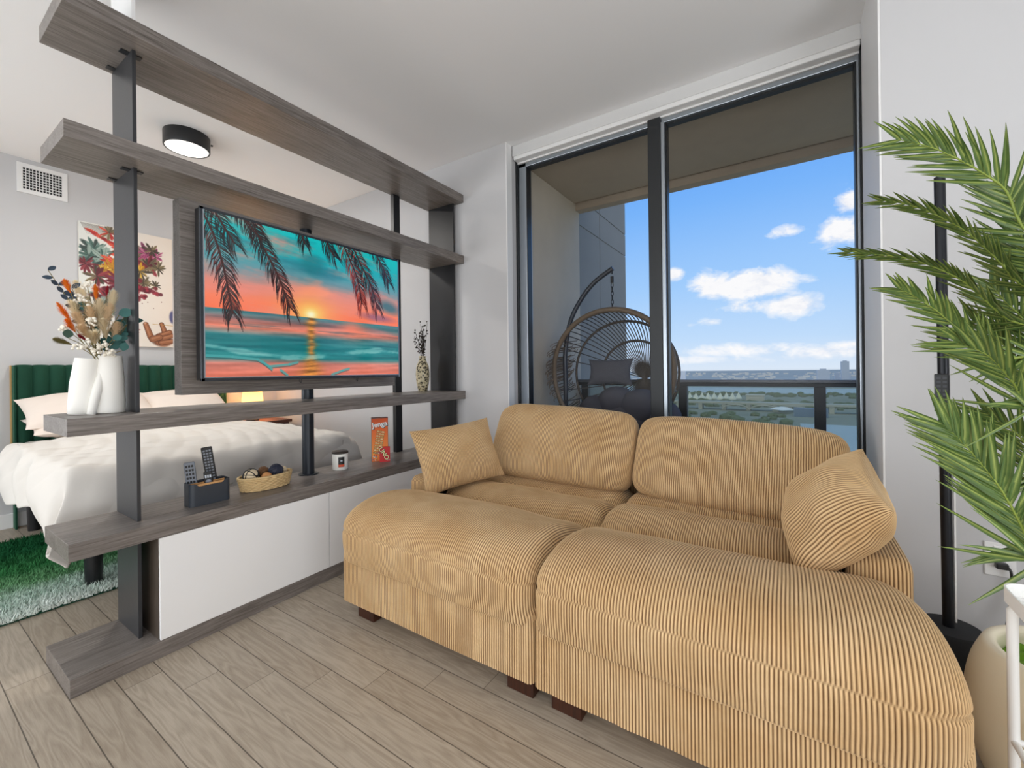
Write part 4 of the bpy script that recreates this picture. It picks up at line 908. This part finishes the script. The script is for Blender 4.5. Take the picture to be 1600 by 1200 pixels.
def dens(o, step=.006):
    out_ = []
    for (a_, b_), (c, d) in zip(o, o[1:]+o[:1]):
        n = max(1, int(math.hypot(c-a_, d-b_)/step)); out_ += [(a_+(c-a_)*k/n, b_+(d-b_)*k/n) for k in range(n)]
    return out_
oo = dens(rrect(-2.338, -2.256, .802, .968, .018)); ii = [(-2.297+(x+2.297)*.93, .885+(y-.885)*.965) for x, y in oo]
def rim(x, y): return ZK+.104-(.014*min(1, max(0, (.062-abs(y-.885))/.012)) if x > -2.275 else 0)
Pg = np.array([[(x, y, ZK) for x, y in oo], [(x, y, rim(x, y)-.001) for x, y in oo], [((x+a_)/2, (y+b_)/2, rim(x, y)) for (x, y), (a_, b_) in zip(oo, ii)], [(a_, b_, rim(x, y)-.001) for (x, y), (a_, b_) in zip(oo, ii)], [(a_, b_, ZK+.004) for a_, b_ in ii]])
mb = MB().grid(Pg, cv=True); mb.cap([(x, y, ZK+.004) for x, y in ii]); mb.cap([(x, y, ZK) for x, y in oo][::-1]); mb.build('caddy_body', CHAR, rh, True, sharp=35)
BAM = wood('bamboo', (186, 132, 78), (222, 170, 112), 'y', .5)
MB().box(-2.266, -2.2615, .812, .958, ZK+.01, ZK+.098, .001).build('bamboo_divider', BAM, rh)
MB().box(-2.302, -2.297, .812, .958, ZK+.01, ZK+.099, .001).build('bamboo_divider', BAM, rh)
KEYL = simple('pale_grey_keys', (196, 204, 214), .5); KEYD = simple('mid_grey_keys', (130, 136, 146), .5)
def remote(c0, ud, n, L, W, T, body, keys, label, rows, cols, key_mat, ring=None):
    """c0 = bottom centre, ud = long direction, n = face normal"""
    ud = Vector(ud).normalized(); n = Vector(n); n = (n-ud*n.dot(ud)).normalized(); s_ = ud.cross(n)
    M = Matrix(((s_.x, ud.x, n.x, c0[0]), (s_.y, ud.y, n.y, c0[1]), (s_.z, ud.z, n.z, c0[2]), (0, 0, 0, 1)))
    ro = thing('remote_control', c0, label, 'remote')
    mb = MB().box(-W/2, W/2, 0, L, -T, 0, T*.3, 3).apply(M); b_ = mb.build('casing', body, ro)
    mb = MB()
    for rI in range(rows):
        for cI in range(cols):
            kx = (cI-(cols-1)/2)*W*.8/cols; ky = L*(.97-keys*(rI+.7)/rows)
            mb.box(kx-W*.28/cols, kx+W*.28/cols, ky-L*keys*.28/rows, ky+L*keys*.28/rows, -.0005, .0012)
    mb.apply(M); mb.build('keys', key_mat, b_)
    if ring: MB().lathe([(ring[1], 0), (ring[1], .002), (.001, .0026)], (0, L*ring[0], 0), 20).apply(M).build('round_pad', ring[2], b_, True)
    return ro
remote((-2.318, .838, ZK+.012), (.0, -.10, 1), (.85, -.45, .2), .185, .042, .014, KEYD, .9, 'grey many-keyed remote at the left end of the dark caddy', 9, 3, BLACKP)
remote((-2.322, .925, ZK+.012), (.0, -.14, 1), (.85, -.45, .2), .245, .044, .014, BLACKP, .62, 'tallest black remote standing at the back of the dark caddy', 11, 3, KEYD, (.42, .008, KEYL))
remote((-2.285, .892, ZK+.02), (0, -.08, 1), (.85, -.45, .2), .125, .034, .012, BLACKP, .2, 'short black remote in front of the tallest one in the caddy', 1, 3, KEYL, (.62, .012, KEYD))

bk = thing('wicker_basket', (-2.325, 1.165, ZK), 'small oval woven straw basket of decorative balls on the counter', 'basket')
STRAW = simple('straw_weave', (214, 184, 134), .8, var=.15, nscale=60, bstr=.3)
def oval(z, k, wv=0.0, ph=0, n=120, rx=.078, ry=.128): return [(-2.325+(rx*k+wv*sin(20*q+ph))*cos(q), 1.165+(ry*k+wv*sin(20*q+ph))*sin(q), z) for q in np.linspace(0, 2*pi, n, endpoint=False)]
mb = MB()
for k in range(7): mb.tube(oval(ZK+.006+k*.0088, .9+.016*k, .0032, pi*(k % 2)), .0056, 6, closed=True)
mb.build('woven_wall', STRAW, bk, True)
MB().tube(oval(ZK+.068, 1.01, .002), .007, 6, closed=True).build('rim', STRAW, bk, True)
mb = MB(); mb.cap(oval(ZK+.002, .9)); mb.cap(oval(ZK+.008, .9)[::-1]); mb.build('floor', STRAW, bk)
def deco(c, r_, matl, lab, kind):
    o = thing('decorative_ball', (c[0], c[1], c[2]-r_), lab, 'ball', 'decorative balls in the straw basket'); MB().ball(c, r_, 12).build('core', matl, o, True)
    mb = MB(); q_ = np.random.default_rng(int(r_*1e5)+int(c[1]*1000))
    for k in range(9 if kind else 0):
        ax = Vector(q_.normal(0, 1, 3)).normalized(); p_ = ax.orthogonal().normalized(); s_ = ax.cross(p_)
        mb.tube([Vector(c)+(p_*cos(a_)+s_*sin(a_))*(r_*1.01) for a_ in np.linspace(0, 2*pi, 28, endpoint=False)], r_*.07, 5, closed=True)
    if kind: mb.build('wrapped_strands', kind, o, True)
CR_ = simple('cream_wicker', (226, 208, 176), .8, var=.1); BRW = simple('brown_twig', (110, 76, 48), .8, var=.2); NAV = simple('navy_rattan', (40, 44, 62), .6, var=.15); ORB = simple('orange_cork', (206, 146, 92), .8, var=.15)
deco((-2.325, 1.092, ZK+.075), .036, CR_, 'cream ball banded with dark strands, at the left of the basket', BLACKST)
deco((-2.285, 1.150, ZK+.062), .026, ORB, 'small plain orange-tan ball at the front of the basket', None)
deco((-2.355, 1.168, ZK+.078), .027, BRW, 'brown twig ball behind the others in the basket', BRW)
deco((-2.318, 1.215, ZK+.078), .035, NAV, 'dark navy rattan ball, tallest in the basket', NAV)
deco((-2.345, 1.262, ZK+.064), .026, CR_, 'cream wicker ball at the right end of the basket', CR_)

cd = thing('candle_jar', (-2.352, 1.63, ZK), 'white candle jar with a dark lid and black label on the counter', 'candle')
MB().lathe([(.043, 0), (.046, .004), (.046, .096), (.044, .1)], (-2.352, 1.63, ZK), 36).build('jar', CERAM, cd, True, sharp=40)
MB().lathe([(.048, 0), (.049, .003), (.049, .010), (.044, .014), (.03, .015)], (-2.352, 1.63, ZK+.1), 36).build('lid', simple('dark_wood_lid', (56, 48, 44), .5), cd, True, sharp=40)
def arcpatch(c, r_, a0, a1, z0, z1): return np.array([[(c[0]+r_*cos(q), c[1]+r_*sin(q), z) for z in (z0, z1)] for q in np.linspace(a0, a1, 12)])
aim = math.atan2(-1.63, 2.352)
lb_ = MB().grid(arcpatch((-2.352, 1.63), .0464, aim-.25, aim+.55, ZK+.02, ZK+.082)).build('label', BLACKP, cd)
MB().grid(arcpatch((-2.352, 1.63), .0467, aim-.22, aim+.52, ZK+.022, ZK+.036)).build('label_band', simple('red_orange_print', (214, 84, 50), .6), lb_)
MB().grid(arcpatch((-2.352, 1.63), .0467, aim+.02, aim+.28, ZK+.055, ZK+.062)).build('label_print', KEYL, lb_)

# tower-block game box with a red card box in front
gb = thing('game_box', (-2.36, 1.90, ZK), 'tall orange block-stacking game box standing on the counter', 'box')
fd = Vector((.62, .785, 0)).normalized(); nd = Vector((fd.y, -fd.x, 0)); c0 = Vector((-2.352, 1.868, ZK))
Wb, Db, Hb = .108, .075, .292
def bx(a_, d, z): return tuple(c0+fd*a_-nd*d+Vector((0, 0, z)))
mb = MB(); P = np.array([[bx(0, 0, 0), bx(Wb, 0, 0), bx(Wb, Db, 0), bx(0, Db, 0)], [bx(0, 0, Hb), bx(Wb, 0, Hb), bx(Wb, Db, Hb), bx(0, Db, Hb)]]); mb.grid(P, cv=True); mb.cap(P[0][::-1]); mb.cap(P[1])
mb.build('carton', simple('orange_brown_card', (120, 62, 40), .5), gb)
def jbox(w_=90, h=240):
    X, Y = np.meshgrid((np.arange(w_)+.5)/w_, (np.arange(h)+.5)/h); C = lerp_cols(Y, [(0, (226, 92, 40)), (.35, (240, 118, 52)), (.7, (246, 150, 70)), (1, (240, 130, 60))])
    r = np.random.default_rng(4)
    for k in range(10):
        y = .30+.055*k; tw = .05*(k-4)*(-.5); 
        for j in range(3):
            col = [(226, 190, 130), (206, 164, 100), (240, 212, 160)][(k+j) % 3]
            shade_seg(C, (.26+tw+.14*j, y+.012*j), (.38+tw+.14*j, y+.012*j+.006), .055, .055, (120, 76, 36)); shade_seg(C, (.27+tw+.14*j, y+.012*j), (.375+tw+.14*j, y+.012*j+.006), .045, .045, col)
    for k in range(24): blob(C, r.uniform(.05, .55), r.uniform(.74, .98), .06, .04, [(60, 140, 190), (230, 230, 220), (200, 50, 50), (70, 130, 80), (240, 200, 80), (120, 80, 150)][k % 6], .9, r.uniform(0, 3))
    for k in range(8): blob(C, r.uniform(.5, .8), r.uniform(.55, .9), .05, .03, [(244, 230, 190), (230, 210, 160), (60, 60, 50)][k % 3], .8, r.uniform(0, 3))
    return C
picture('front_print', jbox(), Vector(bx(.002, 0, Hb-.002))+nd*.0006, fd*(Wb-.004), (0, 0, -(Hb-.004)), PRINT, gb)
side = np.zeros((120, 40, 3))+np.array((70, 62, 62)); blob(side, .5, .2, .3, .25, (190, 190, 196), .9); blob(side, .5, .6, .35, .5, (90, 130, 170), .8); blob(side, .5, .85, .3, .2, (170, 130, 100), .8)
picture('side_print', side, Vector(bx(0, Db-.002, Hb-.002))-fd*.0006, nd*(Db-.004), (0, 0, -(Hb-.004)), PRINT, gb)
def facem(a_, z, off, rot=0): 
    o = c0+fd*a_+Vector((0, 0, z))+nd*off; M = Matrix(((fd.x, 0, nd.x, o.x), (fd.y, 0, nd.y, o.y), (0, 1, 0, o.z), (0, 0, 0, 1))); return M @ Matrix.Rotation(radians(rot), 4, 'Z')
text_mesh('Jenga', .047, facem(.058, .246, .0012, 8), 'title_shadow', BLACKP, gb, .0003, .0018)
text_mesh('Jenga', .047, facem(.054, .250, .0022, 8), 'title', DOORW, gb, .0004, .0010)
ub = thing('card_game_box', (-2.29, 1.93, ZK), 'small red card game box leaning at the foot of the orange box', 'box')
c1 = c0+fd*.052+nd*.03
def ux(a_, d, z): return tuple(c1+fd*a_-nd*(d-.02*(.1-z))+Vector((0, 0, z)))
P = np.array([[ux(0, 0, 0), ux(.066, 0, 0), ux(.066, .02, 0), ux(0, .02, 0)], [ux(0, 0, .1), ux(.066, 0, .1), ux(.066, .02, .1), ux(0, .02, .1)]])
REDC = simple('red_card', (206, 28, 34), .45, var=.03); mb = MB().grid(P, cv=True); mb.cap(P[0][::-1]); mb.cap(P[1]); mb.build('carton', REDC, ub)
def um(a_, z, off, rot):
    o = Vector(ux(a_, -off, z)); M = Matrix(((fd.x, 0, nd.x, o.x), (fd.y, 0, nd.y, o.y), (0, 1, 0, o.z), (0, 0, 0, 1))); return M @ Matrix.Rotation(radians(rot), 4, 'Z')
text_mesh('UNO', .040, um(.027, .055, .004, -58), 'title_shadow', BLACKP, ub, .0003, .0022)
text_mesh('UNO', .040, um(.026, .056, .006, -58), 'title', simple('cream_print', (246, 232, 176), .6), ub, .0004, .0008)
text_mesh('UNO', .009, um(.055, .012, .004, 0), 'small_print', DOORW, ub, .0003)

dk = thing('patterned_vase', (-2.43, 2.43, .997), 'slim mottled cream and black vase at the far end of the third shelf', 'vase')
m, t, out = newmat('mottled_mosaic_glaze'); pos = t.add('ShaderNodeTexCoord').outputs['Object']
vo = t.add('ShaderNodeTexVoronoi', ins={'Vector': pos, 'Scale': 60.0}); c = t.ramp(vo.outputs[0], ((.0, lin(30, 26, 20)), (.35, lin(60, 54, 40)), (.55, lin(196, 184, 150)), (1, lin(222, 212, 182)))); bsdf(t, out, c, .3, 0)
MB().lathe([(.034, 0), (.036, .004), (.05, .08), (.054, .14), (.047, .2), (.028, .245), (.024, .262), (.03, .278), (.026, .278), (.02, .255)], (-2.43, 2.43, .997), 32).build('body', m, dk, True)
tg = thing('dried_twigs', (-2.43, 2.43, 1.24), 'dark dried twigs standing in the mottled vase', 'twigs')
MTW = simple('dark_twig', (52, 44, 38), .9, var=.3); r_ = np.random.default_rng(8)
for k in range(11):
    e = Vector((-2.43+r_.normal(0, .03), 2.43+r_.uniform(-.10, .05), 1.24+r_.uniform(.16, .30))); b0 = Vector((-2.43+r_.normal(0, .006), 2.43+r_.normal(0, .006), 1.23))
    s_ = MB().tube(cr([tuple(b0), tuple(b0.lerp(e, .5)+Vector((0, .01, .01))), tuple(e)], 8), .0018, 5).build('twig', MTW, tg); mb = MB()
    for j in range(9): p_ = b0.lerp(e, .35+.65*j/8); mb.ball(tuple(p_+Vector(r_.normal(0, .008, 3))), r_.uniform(.004, .008), 4)
    mb.build('buds', MTW, s_)

# ------------------------------------------------------------------ right side: floor lamp, palm, pot, outlet, stand
fl = thing('floor_lamp', (.452, 2.0, 0), 'slim black floor lamp with a cylindrical base behind the sofa arm', 'floor lamp')
MB().lathe([(.080, 0), (.082, .006), (.082, .262), (.078, .270), (.0, .271)], (.452, 2.0, 0), 48, True, False).build('base', simple('black_fabric_base', (38, 40, 44), .85, var=.12, nscale=60, bstr=.4), fl, True, sharp=40)
MB().tube([(.446, 2.0, .27), (.438, 2.0, 1.79)], .0148, 16).build('pole', simple('satin_black_pole', (34, 36, 42), .35, .4), fl, True, sharp=40)
MB().box(.4615, .466, 1.992, 2.008, .29, 1.0).build('light_strip', DOORW, fl)
mb = MB().box(.441, .452, 1.975, 1.985, 1.0, 1.12, .002); mb.build('remote_cradle', BLACKP, fl)
remote((.431, 1.972, .995), (0, 0, 1), (-.25, -1, 0), .128, .036, .012, BLACKP, .55, 'small black remote clipped on the floor lamp pole', 5, 2, simple('dim_keys', (70, 72, 78), .5))
ou = thing('power_outlet', (.637, YP, .445), 'white double wall outlet with a black plug, low on the wall by the palm', 'outlet')
MB().box(.597, .677, YP-.007, YP, .384, .506, .003).build('cover_plate', TRIMW, ou)
for z in (.415, .462):
    f_ = MB().box(.620, .654, YP-.009, YP-.004, z, z+.032, .002).build('socket', DOORW, ou)
    for sx_ in (.629, .643): MB().box(sx_, sx_+.003, YP-.0095, YP-.005, z+.012, z+.024).build('slot', BLACKP, f_)
    MB().lathe([(.003, 0), (.003, .001)], (0, 0, 0), 10).apply(Matrix.Translation((.6375, YP-.0088, z+.007)) @ Matrix.Rotation(radians(90), 4, 'X')).build('ground_hole', BLACKP, f_)
cord_ = MB().tube(cr([(.648, YP-.024, .43), (.657, YP-.03, .41), (.655, YP-.03, .33), (.640, 2.20, .24), (.615, 2.17, .195), (.575, 2.13, .188), (.545, 2.06, .20), (.53, 2.03, .205)], 50), .0042, 8).build('power_cord', BLACKP, fl, True)
MB().box(.620, .652, YP-.034, YP-.0095, .418, .440, .004).build('plug', BLACKP, cord_)
MB().tube(cr([(.53, 2.035, .19), (.56, 2.12, .175), (.60, 2.15, .168), (.65, 2.17, .18), (.66, 2.18, .192), (.6, 2.15, .20), (.555, 2.10, .205)], 40), .0042, 8).build('cord_bundle', BLACKP, fl, True)
mb = MB()
for x in (.585, .592): mb.tube([(x, 2.135, .165), (x+.004, 2.125, .19), (x, 2.13, .222)], .0022, 5)
mb.build('cable_tie', BLACKP, fl)

pt_ = thing('planter_pot', (.60, 1.62, 0), 'rounded cream planter pot on the floor beside the sofa', 'planter')
pp = cr([(.10, 0), (.13, .004), (.165, .06), (.198, .16), (.207, .25), (.196, .34), (.176, .40), (.165, .418), (.150, .420), (.142, .41), (.14, .36)], 60)
MB().lathe([tuple(q) for q in pp], (.60, 1.62, 0), 64, True, False).build('pot_body', CREAM, pt_, True)
MB().lathe([(.148, .30), (.146, .345), (.001, .352)], (.60, 1.62, 0), 40, True, False).build('soil', simple('dark_soil', (70, 50, 34), 1, var=.3, nscale=60), pt_)
MOSS = simple('bright_green_moss', (112, 158, 40), 1, var=.35, nscale=50, bstr=.5)
mb = MB(); r_ = np.random.default_rng(6)
for k in range(60):
    a_, q = r_.uniform(0, 2*pi), .135*sqrt(r_.uniform(0, 1)); mb.ball((.60+q*cos(a_), 1.62+q*sin(a_), .352+r_.uniform(.0, .016)), r_.uniform(.016, .028), 6)
tag(mb.build('moss', MOSS, None, True, (.60, 1.62, .352)), 'bright green moss filling the cream planter pot', 'moss', kind='stuff')
mb = MB(); leaf(mb, (.545, 1.60, .385), (.8, .3, .25), (0, -.3, 1), .10, .045, .2, 8); o = mb.build('fallen_leaf', simple('dry_orange_leaf', (206, 140, 60), .7, var=.2), None, True, (.545, 1.6, .38)); tag(o, 'curled orange-brown dry leaf lying on the moss in the pot', 'leaf')
s = o.modifiers.new('thickness', 'SOLIDIFY'); s.thickness = .0012

m, t, out = newmat('palm_leaf'); pos = t.add('ShaderNodeTexCoord').outputs['Object']
n = t.noise(pos, 9, 3); n2 = t.noise(pos, 60, 2); c = t.mix(n, lin(30, 64, 34), lin(78, 112, 52)); c = t.mix(t.m('MULTIPLY', n2, .35), c, lin(126, 150, 74)); mid = t.add('ShaderNodeAttribute', attribute_name='midrib'); c = t.mix(t.m('MULTIPLY', t.m('POWER', mid.outputs['Fac'], 3.0), .85), c, lin(176, 190, 104))
bsdf(t, out, c, .38, 0, None, spec=.5, Coat_Weight=.15); PALM = m
RACH = simple('palm_rachis_yellow_green', (140, 158, 70), .5, var=.1); TRUNK = simple('palm_trunk_fibre', (104, 82, 56), .95, var=.3, nscale=25, bstr=.6)
pm = thing('palm_plant', (.60, 1.62, .36), 'tall artificial palm with arching green fronds at the right edge', 'plant')
mb = MB()
mb.tube(cr([(.62, 1.63, .34), (.66, 1.655, .7), (.70, 1.67, 1.02)], 30), [.034-.006*sin(i*2.1)**2 for i in range(30)], 12); mb.build('trunk', TRUNK, pm, True)
CROWN = Vector((.70, 1.67, 1.02))
def frond(pix, yt, yb, L, sd, up0=.0, tw=.0, dens_=26, fromcrown=True, lift=.25, sides=(1, 1), start=.0, wid=.013):
    """rachis from the crown through world points; leaflets both sides"""
    r = np.random.default_rng(sd); n = len(pix); pts = [tuple(onp(u, v, 1, yb+(yt-yb)*i/max(1, n-1))) for i, (u, v) in enumerate(pix)]
    if fromcrown:
        f0 = Vector(pts[0]); pts = [tuple(CROWN), tuple(CROWN.lerp(f0, .55)+Vector((0, 0, lift*.25)))]+pts
    q = cr(pts, 80); fr_ = MB().tube(q, np.linspace(.006, .0016, 80), 6).build('frond', RACH, pm, True); mb = MB()
    eye = Vector((0, 0, H)); qn = int(dens_*np.linalg.norm(np.diff(q, axis=0), axis=1).sum()/.5); i0 = max(start, .18)
    for k in range(qn):
        tt = i0+(1-i0)*(k+.5)/qn; i = min(78, int(tt*79)); p = Vector(q[i]); d = (Vector(q[min(i+2, 79)])-Vector(q[max(i-2, 0)])).normalized()
        vw = (eye-p).normalized(); sd_ = d.cross(vw).normalized(); sd_ = (sd_*cos(tw)+vw*sin(tw)).normalized(); nr = sd_.cross(d).normalized()
        ln = L*(.45+1.1*tt-1.0*tt*tt*tt)*r.uniform(.85, 1.12)
        for sg in (-1, 1):
            if (sg < 0 and not sides[0]) or (sg > 0 and not sides[1]): continue
            ang = (1.0-.55*tt)*r.uniform(.88, 1.1); dd = d*cos(ang)+sd_*sg*sin(ang)+nr*up0+Vector(r.normal(0, .05, 3)); dd.normalize()
            m_ = 9; P = np.zeros((m_, 3, 3)); s_ = dd.cross(nr).normalized(); c_ = Vector(p); cur = dd.copy(); wv0 = wid*r.uniform(.85, 1.1)
            for j in range(m_):
                a_ = j/(m_-1); wv = wv0*.5*(min(1, .35+a_*3)*(1-a_**2.2))+.0004
                nn = s_.cross(cur).normalized(); P[j, 0] = c_-s_*wv+nn*wv*.45; P[j, 1] = c_; P[j, 2] = c_+s_*wv+nn*wv*.45
                cur = (cur+d*.035+Vector((0, 0, -.045*a_))).normalized(); c_ = c_+cur*ln/(m_-1)
            mb.grid(P)
    o = mb.build('leaflets', PALM, fr_, True); at = o.data.attributes.new('midrib', 'FLOAT', 'POINT'); at.data.foreach_set('value', np.tile(np.array([0, 1, 0], np.float32), len(mb.v)//3))
frond([(1600, 357), (1574, 301), (1548, 278), (1504, 252), (1463, 233), (1428, 223), (1400, 217)], 1.60, 1.66, .17, 1, tw=.35)
frond([(1590, 440), (1571, 418), (1539, 386), (1504, 357), (1457, 333), (1417, 319), (1375, 312)], 1.62, 1.68, .105, 2, tw=.95)
frond([(1580, 500), (1533, 462), (1504, 438), (1463, 418), (1417, 403), (1358, 396), (1325, 392)], 1.50, 1.62, .10, 3, tw=1.05)
frond([(1560, 560), (1520, 530), (1490, 508), (1463, 485), (1428, 462), (1400, 448)], 1.58, 1.66, .12, 4, tw=.5)
frond([(1610, 640), (1585, 600), (1550, 560), (1518, 542), (1490, 530)], 1.42, 1.5, .17, 5, tw=.55, up0=.15)
frond([(1625, 880), (1600, 829), (1569, 772), (1541, 734), (1503, 690), (1470, 660)], 1.52, 1.6, .20, 6, tw=.15, fromcrown=True, lift=-.1, wid=.016, start=.42)
frond([(1640, 760), (1600, 690), (1565, 660), (1535, 640)], 1.66, 1.7, .17, 7, tw=.6)
frond([(1640, 560), (1600, 500), (1570, 470), (1545, 440)], 1.75, 1.72, .16, 8, tw=.4)
frond([(1640, 470), (1605, 400), (1590, 340), (1585, 300)], 1.76, 1.72, .17, 9, tw=.3)
frond([(1650, 640), (1610, 590), (1560, 530), (1520, 500)], 1.72, 1.7, .15, 10, tw=.7)

sd_ = thing('side_table', (.57, 1.23, 0), 'white metal side table at the right edge in front of the planter', 'table')
WM = simple('white_powder_coat', (240, 240, 238), .4, var=.01)
oo = rrect(.396, .75, 1.05, 1.412, .04, 8); Pg = np.array([[(x, y, .628) for x, y in oo], [(x, y, .660) for x, y in oo], [(.573+(x-.573)*.985, 1.231+(y-1.231)*.985, .660) for x, y in oo], [(.573+(x-.573)*.97, 1.231+(y-1.231)*.97, .634) for x, y in oo]])
mb = MB().grid(Pg, cv=True); mb.cap([(.573+(x-.573)*.97, 1.231+(y-1.231)*.97, .634) for x, y in oo]); mb.cap([(x, y, .628) for x, y in oo][::-1]); mb.build('tray_top', WM, sd_)
for lx, ly in ((.414, 1.396), (.732, 1.396), (.414, 1.066), (.732, 1.066)):
    sx_ = 1 if lx < .573 else -1; sy_ = 1 if ly < 1.231 else -1
    MB().tube(cr([(lx+.015*sx_, ly+.015*sy_, .63), (lx+.002*sx_, ly+.002*sy_, .605), (lx, ly, .58), (lx, ly, .3), (lx, ly, 0)], 30), .0095, 12).build('leg', WM, sd_, True)
for a_, b_ in (((.414, 1.396), (.732, 1.396)), ((.414, 1.066), (.732, 1.066)), ((.414, 1.396), (.414, 1.066)), ((.732, 1.396), (.732, 1.066))):
    MB().tube([(a_[0], a_[1], .312), (b_[0], b_[1], .312)], .007, 10).build('rung', WM, sd_, True)
